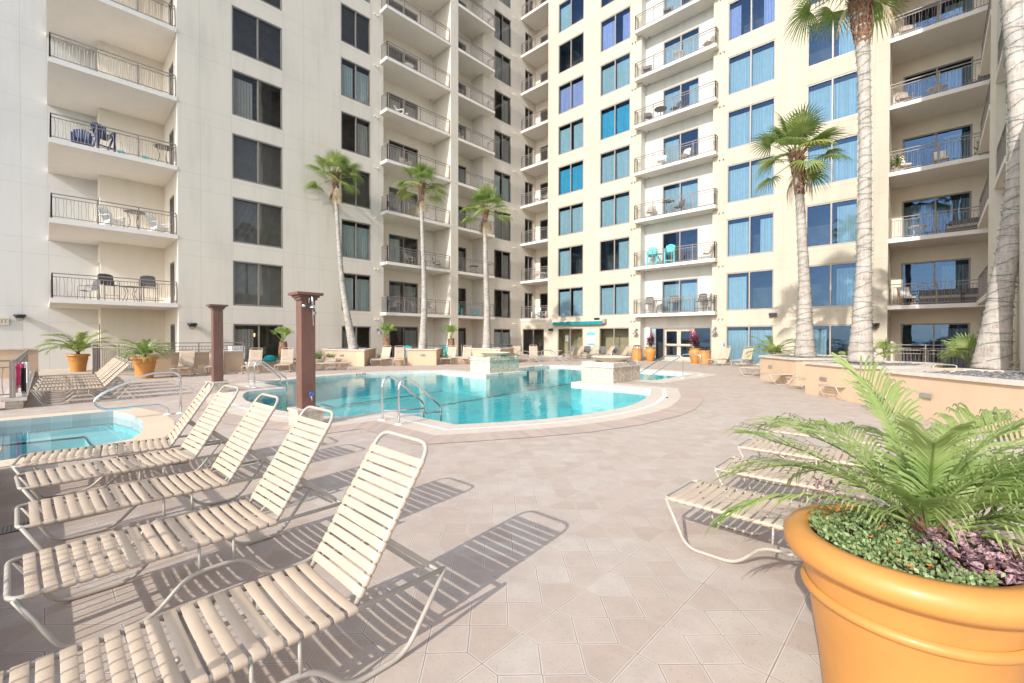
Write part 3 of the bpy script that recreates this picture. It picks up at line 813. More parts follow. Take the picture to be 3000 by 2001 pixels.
SP = empty('spa_pool', (-11, .3, 0), 0, 'small square spa pool with sandstone coping and pale blue water', 'spa')
def sp(o): o.location = (11, -.3, 0); o.parent = SP; return o
sp(uvring('coping', spaO, spa, .006, M_spacop)); sp(uvring('spa_tile', spa, spa, .006, M_stile, zb=-.30)); sp(uvring('spa_wall', spa, spa, -.30, M_spapl, zb=-.8))
inner = [(-12.9, -.9), (-10.3, -.9), (-10.4, .15), (-10.9, .62), (-12.75, .55)]
sp(sheet('spa_floor', [inner], -.8, M_spapl)); sp(sheet('bench', [spa, inner], -.42, M_spapl)); sp(uvring('bench_riser', inner, inner, -.42, M_spapl, zb=-.8))
lm = MB(); lm.tube([(x, y, -.415) for x, y in inner], .018, 4, closed=True); lm.tube([(x, y, -.415) for x, y in ((-9.4, .1), (-10.0, .1), (-10.25, .35), (-10.0, .72), (-9.5, .8))], .016, 4)
sp(lm.build('trim_line', M_line)); sp(sheet('spa_water', [spa], -.13, M_spawater))

# pale tiled strip along the set-back wall
M_walk = simple('pale_walk', (.56, .48, .40), .85, .12, scale=3, bump=.2)
sheet('terrace_walk', [[(XB, -.2), (-27.4, -.2), (-27.2, 1.5), (XB, 1.95)]], .005, M_walk, 'structure')

# ------------------------------------------------------------------ chaise lounges
def strap(mb, hw, ra, wd, to, sag=.012):
    prof = []
    for a in (-115, -75, -35, 5, 45, 80): prof.append((hw + ra * cos(radians(a)), ra * sin(radians(a))))
    prof.append((hw * .72, ra - .003)); prof.append((hw * .36, ra - sag * .8)); prof.append((0, ra - sag))
    prof = prof + [(-x, h) for x, h in prof[-2::-1]]
    rows = [(-wd / 2, -.005), (-wd / 2 + .008, 0), (wd / 2 - .008, 0), (wd / 2, -.005)]
    vs = []; n = len(prof)
    for (t, dh) in rows:
        for i, (x, h) in enumerate(prof):
            k = 1 + dh / .03 if i < 6 or i >= n - 6 else 1
            if i < 6 or i >= n - 6:
                c = hw if x > 0 else -hw; vs.append(to((c + (x - c) * (1 + dh * 12), t, h * (1 + dh * 12))))
            else: vs.append(to((x, t, h + dh)))
    fs = [(r * n + i, r * n + i + 1, (r + 1) * n + i + 1, (r + 1) * n + i) for r in range(3) for i in range(n - 1)]
    mb.add(vs, fs)
def make_chaise(ang):
    def fn():
        root = empty('chaise_lounge', cat='chaise lounge')
        hw, zt = .30, .36
        f = MB()
        pts = round_poly([(-hw, 1.79, zt), (-hw, .0, zt), (hw, .0, zt), (hw, 1.79, zt)], .07, 5)
        f.tube(pts, .0135, 8)
        for y in (.66, 1.26): f.tube([(-hw, y, zt - .012), (hw, y, zt - .012)], .011, 6)
        f.tube([(-hw, 1.75, zt), (hw, 1.75, zt)], .012, 6)
        f.build('frame', M_enamel, root, True)
        for s in (-1, 1):
            x = s * (hw + .016); g = MB()
            prof = [(0.02, zt), (.2, .014), (.56, .014), (.74, .2), (1.04, .2), (1.22, .014), (1.52, .014), (1.79, zt)]
            g.tube(round_poly([(x - s * .012 * (i in (0, 7)), y, z) for i, (y, z) in enumerate(prof)], .09, 5), .0135, 8)
            for y in (.8, .99): g.tube([(x, y, .205), (x - s * .012, y, zt - .01)], .009, 6)
            g.build('leg_frame', M_enamel, root, True)
            pl = MB(); pl.lathe([(.0, -.012), (.028, -.012), (.03, 0), (.028, .012), (0, .012)], 10); 
        st = MB()
        for i in range(18):
            y0 = .085 + i * .0675
            if y0 > 1.25: break
            strap(st, hw, .0185, .052, lambda p, y0=y0: (p[0], y0 + p[1], zt + p[2]), .006)
        st.build('seat_straps', M_strap, root, True)
        ca, sa = cos(ang), sin(ang); hy, hz = 1.28, zt + .012
        T = lambda p: (p[0], hy + p[1] * ca - p[2] * sa, hz + p[1] * sa + p[2] * ca)
        bw = .262; bl = .83
        bf = MB(); bf.tube([T(p) for p in round_poly([(-bw, -.03, 0), (-bw, bl, 0), (bw, bl, 0), (bw, -.03, 0)], .10, 6)], .0135, 8)
        bf.tube([T((-bw, .30, 0)), T((bw, .30, 0))], .009, 6)
        back = bf.build('backrest_frame', M_enamel, root, True)
        bs = MB()
        for i in range(13): strap(bs, bw, .0185, .044, lambda p, i=i: T((p[0], .045 + i * .0555 + p[1], p[2])), .004)
        bs.build('back_straps', M_strap, root, True)
        br = MB(); pv = T((0, .30, -.015)); rear = (0, 1.74, zt + .01)
        for x in (-.2, .2):
            br.bar((x, pv[1], pv[2]), (x * 1.05, rear[1], rear[2]), .012, .03)
        br.bar((-.21, rear[1] - .05, rear[2] + .0), (.21, rear[1] - .05, rear[2] + .0), .06, .014, up=(0, .5, .86))
        br.build('recline_bracket', M_enamel, root)
        return root
    return fn
CH = {a: Proto(make_chaise(radians(a))) for a in (64, 58, 55, 48, 12)}
CAT = 'chaise lounge'
g1 = 'strap chaise lounges lined up beside the spa'
near = [(-2.31, -.23, .0, 'nearest tan strap chaise lounge, its whole striped shadow clear on the paving'),
        (-3.62, -.15, .035, 'tan strap chaise lounge second from the camera in the front row'),
        (-4.83, -.15, .03, 'tan strap chaise lounge in the middle of the front row of five'),
        (-5.97, -.18, .07, 'tan strap chaise lounge next to the last one beside the spa water'),
        (-6.98, -.22, -.09, 'tan strap chaise lounge closest to the spa edge at the row end')]
for x, y, r, lb in near: CH[58].put((x, y, 0), r, lb, CAT, g1)
g2 = 'chaise lounges behind the big orange pot'
for (y, r, lb, a) in ((3.8, 0, 'tan chaise lounge nearest the large orange pot, foot end over bare paving', 12), (4.9, .03, 'tan chaise lounge second behind the large orange pot', 12), (6.02, .04, 'tan chaise lounge third behind the large orange pot, under palm fronds', 12), (7.3, .02, 'tan chaise lounge farthest in the row behind the large orange pot', 12)):
    CH[a].put((-1.6 if y < 6 else -1.72, y, 0), -pi / 2 + r, lb, CAT, g2)
g3 = 'chaise lounges packed side by side by the left wall'
for i in range(5):
    CH[48].put((-15.75 - i * 1.12, -.24 + .03 * i, 0), .015 * i - .02, 'tan chaise lounge %s in the tight row' % ['nearest the spa', 'second from the spa', 'in the middle', 'fourth from the spa', 'farthest from the spa, beside the orange pot'][i], CAT, g3)
g4 = 'chaise lounges along the planter wall facing the pool'
# rotation: head toward -X (back to the wall) => local +y -> -X : rz = pi/2
for (p, r, a, lb) in (((-22.2, 3.75), pi / 2 - .35, 64, 'upright chaise lounge just right of the orange pot by the tan wall'),
                      ((-22.3, 4.95), pi / 2 - .3, 64, 'chaise lounge half hidden by the far brown shower post'),
                      ((-21.85, 6.2), pi / 2 - .45, 64, 'chaise lounge between the far shower post and the pool handrail'),
                      ((-21.6, 7.45), pi / 2 - .5, 64, 'chaise lounge in front of the teal bag on the low wall'),
                      ((-21.5, 8.5), pi / 2 - .45, 64, 'chaise lounge partly behind the near brown shower post'),
                      ((-21.4, 9.5), pi / 2 - .5, 12, 'flat chaise lounge just right of the near shower post'),
                      ((-21.3, 10.6), pi / 2 + 1.2, 12, 'flat reclined chaise lounge in front of the first tan planter')):
    CH[a].put((*p, 0), r, lb, CAT, g4)
for (p, r, lb) in (((-22.7, 12.75), pi / 2 - .95, 'chaise lounge shaded by the side of the first palm planter'), ((-21.75, 13.65), pi / 2 - .6, 'chaise lounge leaning against the left end of the middle palm planter'),
                   ((-21.0, 16.35), pi / 2 - .95, 'chaise lounge half shaded by the right side of the middle palm planter'), ((-20.25, 17.15), pi / 2 - .85, 'chaise lounge left of the third palm planter behind the stone fountain')):
    CH[64].put((*p, 0), r, lb, CAT, 'chaise lounges between the palm planters')
for (p, r, lb) in (((-19.5, 21.0), pi / 2 - .8, 'chaise lounge beside the slatted bin right of the third planter'), ((-18.6, 21.7), pi / 2 - .8, 'chaise lounge at the pool stairs handrail by the corner table')):
    CH[64].put((*p, 0), r, lb, CAT, 'chaise lounges between the palm planters')
for i, (p, r) in enumerate((((-20.3, 27.0), -.45), ((-19.2, 27.1), -.45), ((-17.9, 27.3), -.5), ((-16.7, 27.4), -.5))):
    CH[55].put((*p, 0), r, 'chaise lounge %s in front of the sliding bar doors' % ['below the left half of the awning', 'below the blue and white notice', 'third along, right of the notice,', 'fourth along, nearest the bin,'][i], CAT, 'chaise lounges under the awning')
for i, (p, r) in enumerate((((-9.35, 26.7), -.2), ((-8.1, 26.9), -.15), ((-6.6, 26.9), -.15))):
    CH[64].put((*p, 0), r, 'chaise lounge %s by the curtained glass doors' % ['with a blue bottle on top', 'centred before the curtained doors', 'half hidden by the planter corner'][i], CAT, 'chaise lounges by the curtained doors')
for i, (p, r, a) in enumerate((((-6.15, 21.2), -pi / 2 - .1, 12), ((-4.35, 17.7), -pi / 2 + .75, 12), ((-3.3, 16.5), -pi / 2 + .75, 12), ((-2.1, 14.6), -pi / 2 + .8, 12), ((-1.0, 13.0), -pi / 2 + .8, 55))):
    CH[a].put((*p, 0), r, 'chaise lounge %s' % ['in the open beside the far right planter corner', 'lying against the far right tan planter wall', 'just left of the middle right planter corner', 'in front of the middle right planter behind palm fronds', 'raised against the near right planter behind the fronds'][i], CAT, 'chaise lounges along the right hand planters')

# ------------------------------------------------------------------ planters
def planter(name, poly, label, h=.95, soil=True, light=None, grp=None):
    o = empty(name, (poly[0][0], poly[0][1], 0), 0, label, 'planter', grp); L = Vector((-poly[0][0], -poly[0][1], 0))
    def c(q, nm, mat): b_ = q.build(nm, mat, o); b_.location = L; return b_
    if sum(poly[i][0] * poly[(i + 1) % len(poly)][1] - poly[(i + 1) % len(poly)][0] * poly[i][1] for i in range(len(poly))) < 0: poly = poly[::-1]
    c(MB().prism(poly, 0, h - .07, False, False), 'planter_wall', M_tan)
    oi, oo = offset(poly, -.24), offset(poly, .06)
    q = MB(); n = len(poly)
    vs = [(p[0], p[1], h) for p in oo] + [(p[0], p[1], h) for p in oi] + [(p[0], p[1], h - .07) for p in oo] + [(p[0], p[1], h - .12) for p in oi] + [(p[0], p[1], h - .07) for p in poly]
    fs = []
    for i in range(n):
        j = (i + 1) % n
        fs += [(i, j, n + j, n + i), (2 * n + i, 2 * n + j, j, i), (n + i, n + j, 3 * n + j, 3 * n + i), (4 * n + i, 4 * n + j, 2 * n + j, 2 * n + i)]
    q.add(vs, fs); c(q, 'cap_stone', M_cap)
    me = sheet('soil', [oi], h - .05, M_gravel, None, o); me.location = L
    # lumpy gravel
    if soil:
        q = MB(); rr_ = random.Random(int(poly[0][0] * 100)); cx = sum(p[0] for p in poly) / n; cy = sum(p[1] for p in poly) / n
        for _ in range(260):
            i = rr_.randrange(n); t = rr_.random(); s_ = rr_.random() ** .5 * .93
            bx = oi[i][0] * (1 - t) + oi[(i + 1) % n][0] * t; by = oi[i][1] * (1 - t) + oi[(i + 1) % n][1] * t
            x, y = cx + (bx - cx) * s_, cy + (by - cy) * s_; r = rr_.uniform(.03, .07)
            q.lathe([(0, -r * .3), (r, 0), (r * .6, r * .5), (0, r * .62)], 6, (x, y, h - .045))
        c(q, 'gravel', M_gravel)['kind'] = 'stuff'
    if light:
        q = MB(); x, y, z, rz = light; q.M = Matrix.Translation((x, y, z)) @ Matrix.Rotation(rz, 4, 'Z'); q.box(-.13, .13, -.012, .0, -.045, .045); c(q, 'step_light', M_steel)
    return o
pl1 = [(-25.3, 11.0), (-23.1, 12.3), (-25.4, 14.3), (-26.9, 13.6), (-26.9, 11.6)]
pl2 = [(-22.28, 14.6), (-21.23, 15.87), (-23.2, 17.9), (-24.6, 17.2), (-24.3, 15.8)]
pl3 = [(-21.3, 18.4), (-19.0, 18.95), (-20.0, 21.2), (-22.3, 21.2)]
gp = 'tan planters with palms across the pool'
planter('palm_planter', pl1, 'tan stucco planter left of the others across the pool, beside the flat chaise', light=(-24.3, 11.55, .62, .53), grp=gp)
planter('palm_planter', pl2, 'tan stucco planter in the middle across the pool, chaise lounges at both ends', light=(-21.7, 15.2, .62, .88), grp=gp)
planter('palm_planter', pl3, 'tan stucco planter partly behind the mossy stone fountain', grp=gp)
pr4 = [(-5.01, 19.69), (-3.44, 17.9), (-1.9, 19.4), (-2.2, 22.2), (-4.7, 22.4)]
pr5 = [(-2.78, 15.7), (-1.26, 14.2), (-.1, 15.4), (.2, 17.6), (-1.5, 18.2)]
pr6 = [(-.8, 13.1), (1.09, 11.1), (2.5, 12.4), (2.3, 14.6), (.4, 15.0)]
gp = 'tan planters along the right side'
planter('palm_planter', pr4, 'tan stucco planter farthest along the right side, by the curtained doors', light=(-4.52, 19.1, .55, -.86), grp=gp)
planter('palm_planter', pr5, 'tan stucco planter in the middle of the right side', light=(-2.25, 15.15, .5, -.78), grp=gp)
planter('palm_planter', pr6, 'tan stucco planter nearest on the right, behind the pot palm', light=(-.1, 12.3, .5, -.82), grp=gp)

# ------------------------------------------------------------------ palms
def fan_leaf(mb, base, d, plen, R, droop, nseg=22, spread=2.0, rnd=random):
    d = Vector(d).normalized(); side = d.cross(Vector((0, 0, 1)))
    if side.length < .05: side = Vector((1, 0, 0))
    side.normalize(); up = side.cross(d).normalized()
    # petiole, sagging
    pts = []; p = Vector(base)
    dirv = d.copy()
    for i in range(5):
        pts.append(p.copy()); p = p + dirv * (plen / 4); dirv = (dirv + Vector((0, 0, -droop * .10))).normalized()
    mb.tube(pts, [.022, .018, .015, .013, .011], 5, caps=False)
    o = pts[-1]; d = dirv; side = d.cross(Vector((0, 0, 1)))
    if side.length < .05: side = Vector((1, 0, 0))
    side.normalize(); up = side.cross(d).normalized(); 
    roll = rnd.uniform(-.5, .5); side, up = side * cos(roll) + up * sin(roll), up * cos(roll) - side * sin(roll)
    for i in range(nseg):
        a = (i / (nseg - 1) - .5) * 2 * spread
        r = R * (1 - .25 * abs(a / spread) ** 2) * rnd.uniform(.92, 1.05)
        v = (d * cos(a) + side * sin(a)).normalized(); nrm = up
        w_ = v.cross(nrm).normalized()
        da = 2 * spread / (nseg - 1)
        p0 = o; fold = .35
        # sections: hub, 55%, 80%, tip
        secs = []
        for t, hw in ((.02, .004), (.35, .5 * da * r * .35), (.58, .40 * da * r * .5), (.8, .014), (1.0, .0015)):
            dr = droop * r * (max(0, t - .35) ** 1.7) * rnd.uniform(.7, 1.2) * 1.3
            c = o + v * (r * t) + Vector((0, 0, -dr)) + nrm * (.10 * r * sin(min(1, t) * pi) * (1 - abs(a) / spread * .3))
            secs.append((c - w_ * hw + nrm * (-fold * hw), c + nrm * (fold * hw), c + w_ * hw + nrm * (-fold * hw)))
        vs = [q for s_ in secs for q in s_]; fs = []
        for k in range(len(secs) - 1):
            fs += [(k * 3, k * 3 + 1, k * 3 + 4, k * 3 + 3), (k * 3 + 1, k * 3 + 2, k * 3 + 5, k * 3 + 4)]
        mb.add(vs, fs)
def fan_palm(line, radii, label, crown=1.0, seed=1, lights=True, nleaf=22, up=0, dead=8, red=1.1, skirt=True, lightlabel=None, grp=None, lgrp=None):
    """line: list of trunk centre points (world); radii at them"""
    R_ = random.Random(seed); base = Vector(line[0]); o = empty('palm_tree', base, 0, label, 'palm tree', grp)
    # dense centreline
    P_ = [Vector(p) for p in line]; dense = []; rr_ = []
    for i in range(len(P_) - 1):
        n = max(2, int((P_[i + 1] - P_[i]).length / .07))
        p_1 = P_[max(i - 1, 0)]; p2_ = P_[min(i + 2, len(P_) - 1)]
        for k in range(n):
            t = k / n
            a, b_ = P_[i], P_[i + 1]
            pt = .5 * ((2 * a) + (b_ - p_1) * t + (2 * p_1 - 5 * a + 4 * b_ - p2_) * t * t + (3 * a - p_1 - 3 * b_ + p2_) * t ** 3)
            dense.append(pt); rr_.append(radii[i] * (1 - t) + radii[i + 1] * t)
    dense.append(P_[-1]); rr_.append(radii[-1])
    tb = MB(); tb.tube([p - base for p in dense], [r * (1 + .03 * (1 if i % 2 else -1) + R_.uniform(-.035, .035)) for i, r in enumerate(rr_)], 18)
    tb.build('trunk', M_bark, o, True)
    top = dense[-1]
    # leaf boots round the upper trunk
    bt = MB(); nb = len(dense); L = 0; k0 = nb - 1
    while k0 > 0 and L < red: L += (dense[k0] - dense[k0 - 1]).length; k0 -= 1
    ub = MB(); ub.tube([p - base for p in dense[k0:]], [r * (1.0 + .05 * (1 if i % 2 else -1) + R_.uniform(-.05, .05)) for i, r in enumerate(rr_[k0:])], 14)
    ub.build('upper_trunk', M_boot, o, True)
    for i in range(int(330 * red / 1.3)):
        k = R_.randrange(k0, nb); a = R_.uniform(0, 2 * pi); f = (k - k0) / max(1, nb - k0)
        if R_.random() > .5 + f: continue
        r = rr_[k]; c = dense[k] - base; out = Vector((cos(a), sin(a), 0)); tn = Vector((-sin(a), cos(a), 0))
        w_ = R_.uniform(.03, .06); ln = R_.uniform(.08, .14) + .12 * f; tip = c + out * (r + ln * (.35 + .6 * f)) + Vector((0, 0, ln))
        b0 = c + out * (r * .95)
        bt.add([b0 - tn * w_, b0 + tn * w_, tip + tn * w_ * .35, tip - tn * w_ * .35, b0 + out * .035 - Vector((0, 0, .03))], [(0, 1, 2, 3), (0, 3, 4), (1, 4, 2), (4, 3, 2)])
    bt.build('leaf_boots', M_boot, o)
    cr = MB(); cy = MB(); dd = MB()
    for i in range(nleaf):
        f = i / nleaf; a = i * 2.39996 + R_.uniform(-.25, .25); e = radians(84 - (104 if up else 105) * f + R_.uniform(-8, 8))
        d = (cos(a) * cos(e), sin(a) * cos(e), sin(e))
        pl = crown * R_.uniform(.62, .95) * (.75 + .35 * f); Rb = crown * R_.uniform(.62, .8)
        fan_leaf(cy if (f > .7 and R_.random() < .22) else cr, top - base + Vector((0, 0, -.25 * f)), d, pl * (1.1 if up else 1), Rb * (.95 if up else 1), (.12 if up else .22) + .45 * f, 26, 1.9, R_)
    for i in range(dead):
        a = i * 2.39996 * 1.3 + R_.uniform(-.3, .3); e = radians(R_.uniform(-80, -48))
        d = (cos(a) * cos(e), sin(a) * cos(e), sin(e))
        fan_leaf(dd, top - base + Vector((0, 0, -.2 - R_.uniform(0, .25))), d, crown * R_.uniform(.25, .7), crown * R_.uniform(.38, .6), .8, 12, .6, R_)
    cr.build('crown', M_green, o); 
    if cy.v: cy.build('crown', M_greenY, o)
    if dd.v: dd.build('dead_fronds', M_deadleaf, o)
    if lights:
        wr = MB(); bl = MB(); ang = R_.uniform(0, 6); pts = []; i = 2; kk = float(2); dirn = 1
        end = k0 + 4
        while kk < end - 1:
            k = int(kk); c = dense[k].lerp(dense[min(k + 1, nb - 1)], kk - k) - base; r = rr_[k] * 1.03 + .012
            p = c + Vector((cos(ang) * r, sin(ang) * r, .06 * sin(ang * 1.3 + R_.uniform(-.2, .2))))
            pts.append(p)
            if len(pts) % 4 == 0:
                q = Vector((cos(ang), sin(ang), R_.uniform(-.8, .8))).normalized(); bl.tube([p, p + q * .035], [.007, .003], 5)
            ang += .22; kk += .22 / (2 * pi) * (3.0 + 1.2 * sin(ang * .11)) / 1.0
        wr.tube(pts, .0045, 4, caps=False)
        s_ = empty('string_lights', base, 0, lightlabel, 'string lights', lgrp); wr.build('wire', M_wire, s_); bl.build('bulbs', M_wire, s_)['kind'] = 'stuff'
    return o
def trunk_pts(pix, X=None, Y=None, dist=None):
    return None
def at(px, py, t):                 # point at forward distance t along the view ray of a pixel
    return Vector((0, 0, H)) + ray(px, py) * t
gpp, gll = 'washingtonia palms across the pool', 'string lights on the palms across the pool'
def palm_px(pix, t, rad, zbase, **kw):
    pts = [at(px, py, t) for px, py in pix]; pts[0].z = zbase
    return fan_palm(pts, rad, **kw)
palm_px([(1036, 1018), (1020, 940), (1003, 830), (992, 700), (984, 560), (982, 515)], 26.6, [0.3, 0.2, 0.15, 0.12, 0.11, 0.13], .9, label='slim palm leaning slightly left in front of the west wing windows', crown=1.2, nleaf=22, up=1, seed=5, grp=gpp, lgrp=gll, lightlabel='green string lights spiralled up the leftmost palm trunk', red=1.4)
palm_px([(1238, 1019), (1242, 930), (1242, 820), (1238, 700), (1235, 590), (1234, 545)], 27.2, [0.28, 0.19, 0.145, 0.12, 0.11, 0.13], .9, label='slim palm in the middle planter before the left balconies', crown=1.2, nleaf=22, up=1, seed=9, grp=gpp, lgrp=gll, lightlabel='green string lights spiralled up the middle planter palm')
palm_px([(1426, 1015), (1427, 930), (1424, 820), (1422, 720), (1421, 650), (1422, 615)], 28.2, [0.3, 0.2, 0.16, 0.13, 0.12, 0.13], .9, label='shorter palm near the inside corner of the building', crown=1.2, nleaf=22, up=1, seed=14, grp=gpp, lgrp=gll, lightlabel='green string lights spiralled up the palm near the building corner')
gpp, gll = 'washingtonia palms on the right', 'string lights on the right hand palms'
palm_px([(2358, 1038), (2358, 960), (2357, 840), (2350, 700), (2342, 560), (2336, 490), (2333, 455)], 17.4, [0.391, 0.27, 0.2, 0.165, 0.143, 0.148, 0.174], .93, label='palm with full green crown against the sunlit right facade', crown=1.36, seed=22, nleaf=25, up=1, dead=3, grp=gpp, lgrp=gll, lightlabel='green string lights on the trunk of the full crowned right palm', red=1.5)
palm_px([(2520, 1053), (2524, 960), (2530, 800), (2533, 600), (2534, 400), (2530, 200), (2524, 70), (2520, 0), (2518, -70)], 13.3, [0.344, 0.254, 0.193, 0.164, 0.152, 0.156, 0.205, 0.221, 0.197], .93, label='taller palm whose crown is cut off by the top of the picture', crown=1.3, seed=31, nleaf=26, dead=4, grp=gpp, lgrp=gll, lightlabel='green string lights on the tall palm cut off at the top', red=2.0)
palm_px([(2903, 1086), (2914, 1000), (2930, 875), (2956, 720), (2977, 560), (2987, 430), (2983, 300), (2972, 130), (2963, 0), (2955, -200), (2955, -420)], 10.3, [0.345, 0.282, 0.218, 0.187, 0.176, 0.173, 0.169, 0.165, 0.162, 0.155, 0.155], .93, label='thick pale palm trunk at the far right edge with flared foot', crown=1.3, seed=41, nleaf=22, dead=3, grp=gpp, lgrp=gll, lightlabel='green string lights criss-crossed on the thick right edge trunk', red=1.0)

# small fan palms and grasses
def small_fan(label, loc, h, r, crown, seed, n=9, grp=None, mat=None, name='young_palm'):
    R_ = random.Random(seed); o = empty(name, loc, 0, label, 'palm', grp)
    if h > .05:
        q = MB(); q.tube([(0, 0, 0), (.02, 0, h * .5), (0, .02, h)], [r, r * 1.2, r * .9], 10); q.build('trunk', M_boot, o, True)
        q = MB()
        for i in range(70):
            a = R_.uniform(0, 6.28); z = R_.uniform(0, h); c = Vector((cos(a), sin(a), 0)); tn = Vector((-sin(a), cos(a), 0)); b0 = c * r + Vector((0, 0, z)); tip = c * (r + .07) + Vector((0, 0, z + .13))
            q.add([b0 - tn * .035, b0 + tn * .035, tip], [(0, 1, 2)])
        q.build('leaf_boots', M_boot, o)
    q = MB()
    for i in range(n):
        a = i * 2.4 + R_.uniform(-.3, .3); e = radians(86 - (45 if h > .05 else 75) * i / n)
        fan_leaf(q, (0, 0, h), (cos(a) * cos(e), sin(a) * cos(e), sin(e)), crown * .5, crown * R_.uniform(.5, .65), .3, 18, 1.1 if h > .05 else 1.5, R_)
    q.build('crown', mat or M_greenL, o); return o
def grass_clump(label, loc, n, ln, seed, grp=None):
    R_ = random.Random(seed); q = MB()
    for i in range(n):
        a = R_.uniform(0, 6.28); rr_ = R_.uniform(0, .12); e = R_.uniform(.15, 1.0); l = ln * R_.uniform(.6, 1.1); w_ = .012
        b0 = Vector((cos(a) * rr_, sin(a) * rr_, 0)); tn = Vector((-sin(a), cos(a), 0)) * w_; out = Vector((cos(a), sin(a), 0))
        prev = None
        for k in range(5):
            t = k / 4; p = b0 + out * (l * e * t * t * .9 + l * .25 * t) + Vector((0, 0, l * (t - .55 * e * t * t))); wv = tn * (1 - t * .95)
            if prev: q.quad(prev[0], prev[1], p + wv, p - wv)
            prev = (p - wv, p + wv)
    o = q.build('grass_plant', M_grass, None, False, loc); return tag(o, label, 'plant', grp)
small_fan('young fan palm behind the near shower post', (-25.2, 8.75, .4), 1.0, .2, .9, 3)
small_fan('young fan palm with upright bright leaves between the first two planters', (-24.6, 14.6, .3), 1.35, .2, .95, 4, 7)
small_fan('young fan palm with a split crown between the second and third planters', (-22.4, 17.9, .3), 1.25, .2, 1.0, 5, 8)
small_fan('bright low fan palm behind the middle right planter trunk', at(2592, 1048, 16.2), .0, .1, .75, 6, 7, mat=M_date)
small_fan('large bright fan palm left of the thick right trunk', at(2838, 1062, 11.6), .0, .1, .8, 8, 9, mat=M_date)
small_fan('low fan palm leaves behind the tall right palm', at(2500, 1050, 18.5), .0, .1, .6, 12, 6, mat=M_date)
gg = 'liriope clumps in the low planter'
for i, (p, n, l, lb) in enumerate((((-24.0, 7.0, .42), 60, .42, 'small grassy clump left of the teal bag'), ((-24.0, 8.35, .42), 110, .62, 'grassy clump right of the teal bag'), ((-24.0, 10.1, .4), 190, .72, 'wide grassy clump beside the near shower post'), ((-23.9, 10.8, .4), 120, .6, 'grassy clump touching the first palm planter'),
                                   ((-24.1, 13.9, .25), 90, .6, 'grey green clump left of the young palm'), ((-23.2, 14.6, .25), 60, .5, 'tuft of grass by the middle planter'), ((-22.2, 17.1, .25), 70, .5, 'grassy clump under the split crown palm'))):
    grass_clump(lb, p, n, l, i + 20, gg)
# low walls of the patios
def lowwall(label, a, b_, h, th=.3, name='patio_wall'):
    o = empty(name, (*a, 0), 0, label, 'wall'); d = Vector(b_) - Vector(a); L = d.length; rz = atan2(d.y, d.x)
    MB().box(0, L, 0, th, 0, h - .08).build('wall', M_tan, o, rz=rz); MB().box(-.04, L + .04, -.05, th + .05, h - .08, h).build('cap_stone', M_cap, o, rz=rz); return o
lowwall('tan patio wall with stone cap right of the orange pots', (-23.95, 2.9), (-23.95, 6.55), .98)
lowwall('low tan planter wall holding grasses and a teal bag', (-23.6, 6.6), (-23.6, 11.2), .45)
MB().box(-26.9, -23.95, 6.7, 11.0, .0, .4).build('planting_bed', M_soil)['kind'] = 'structure'
lowwall('low tan bed wall between the first two planters', (-23.55, 13.0), (-22.9, 15.2), .42); lowwall('low tan bed wall between the second and third planters', (-21.9, 16.3), (-21.0, 18.5), .42)
def fence(label, a, b_, z=0, h=1.1, mat=None, wavy=False):
    d = Vector(b_) - Vector(a); o = tag(link('fence', railing_mesh(round(d.length, 3), wavy, True, None, h), None, (*a, z), atan2(d.y, d.x)), label, 'fence'); return o
fence('grey metal fence around the left patio beside the orange pot', (-26.85, 1.45), (-24.0, 2.9), 0, 1.35)
fence('grey metal fence returning to the wall behind the left pot', (-26.85, 1.45), (-30.6, 1.9), 0, 1.3)
fence('grey rail on top of the tan patio wall', (-23.8, 2.95), (-23.8, 6.5), .98, .42)
fence('pale patio railing behind the young palm', (-26.0, 15.9), (-26.0, 20.9), 0, 1.05); fence('pale patio railing near the building corner', (-26.0, 21.8), (-26.0, 28.5), 0, 1.05)
fence('metal patio railing below the end balconies', (-1.7, 27.6), (1.2, 27.6), .25, 1.1); fence('slatted patio railing right of the tall palm', (-1.5, 25.9), (1.2, 25.9), .2, .95)
fence('dark railing at the right edge behind the thick trunk', (1.1, 14.9), (4.2, 14.9), .1, 1.05)
q = MB(); q.box(-.35, .35, -.28, .28, 0, .6); q.box(-.36, .36, -.29, .29, .6, .63)
for i in range(5): q.box(-.3, .3, .283, .295, .08 + i * .1, .13 + i * .1)
tag(q.build('air_conditioner', M_white, None, False, (-25.3, 6.6, .55)), 'white air conditioner unit at the end of the patio rail', 'air conditioner')

# ------------------------------------------------------------------ left: parapet wall, curb railing, exit sign, lamps
o = empty('parapet_wall', (-26.7, -.2, 0), 0, 'tan parapet wall with white cap at the far left edge', 'wall')
MB().box(-.15, .15, -9, 0, -.5, 1.12).build('wall', M_tan, o); MB().box(-.2, .2, -9.05, .04, 1.12, 1.19).build('cap_stone', M_cap, o)
def curbrail(label, x0, x1, y, wavy=True, zc=.22, hr=1.1, sp=.115, rb=.009):
    o = empty('curb_railing', (x0, y, 0), 0, label, 'railing'); L = x1 - x0
    MB().box(0, L, -.14, .14, 0, zc - .04).build('curb', M_tray, o); MB().box(-.05, L + .05, -.2, .2, zc - .04, zc + .03).build('cap_stone', M_cap, o)
    link('railing', railing_mesh(round(L - .1, 3), wavy, True, None, hr - zc, sp, rb), o, (.05, 0, zc + .03)); return o
curbrail('grey railing on a white curb running away at the left edge', -26.5, -15.3, -.5, True)
o = empty('curb_railing', (-15.35, -.55, 0), 0, 'short grey railing panel on white curb at the left picture edge', 'railing')
MB().box(-.14, .14, -6, -.2, 0, .18).build('curb', M_tray, o); MB().box(-.2, .2, -6, -.2, .18, .25).build('cap_stone', M_cap, o); link('railing', railing_mesh(5.6, True, True, None, .88), o, (0, -.0, .25), -pi / 2)
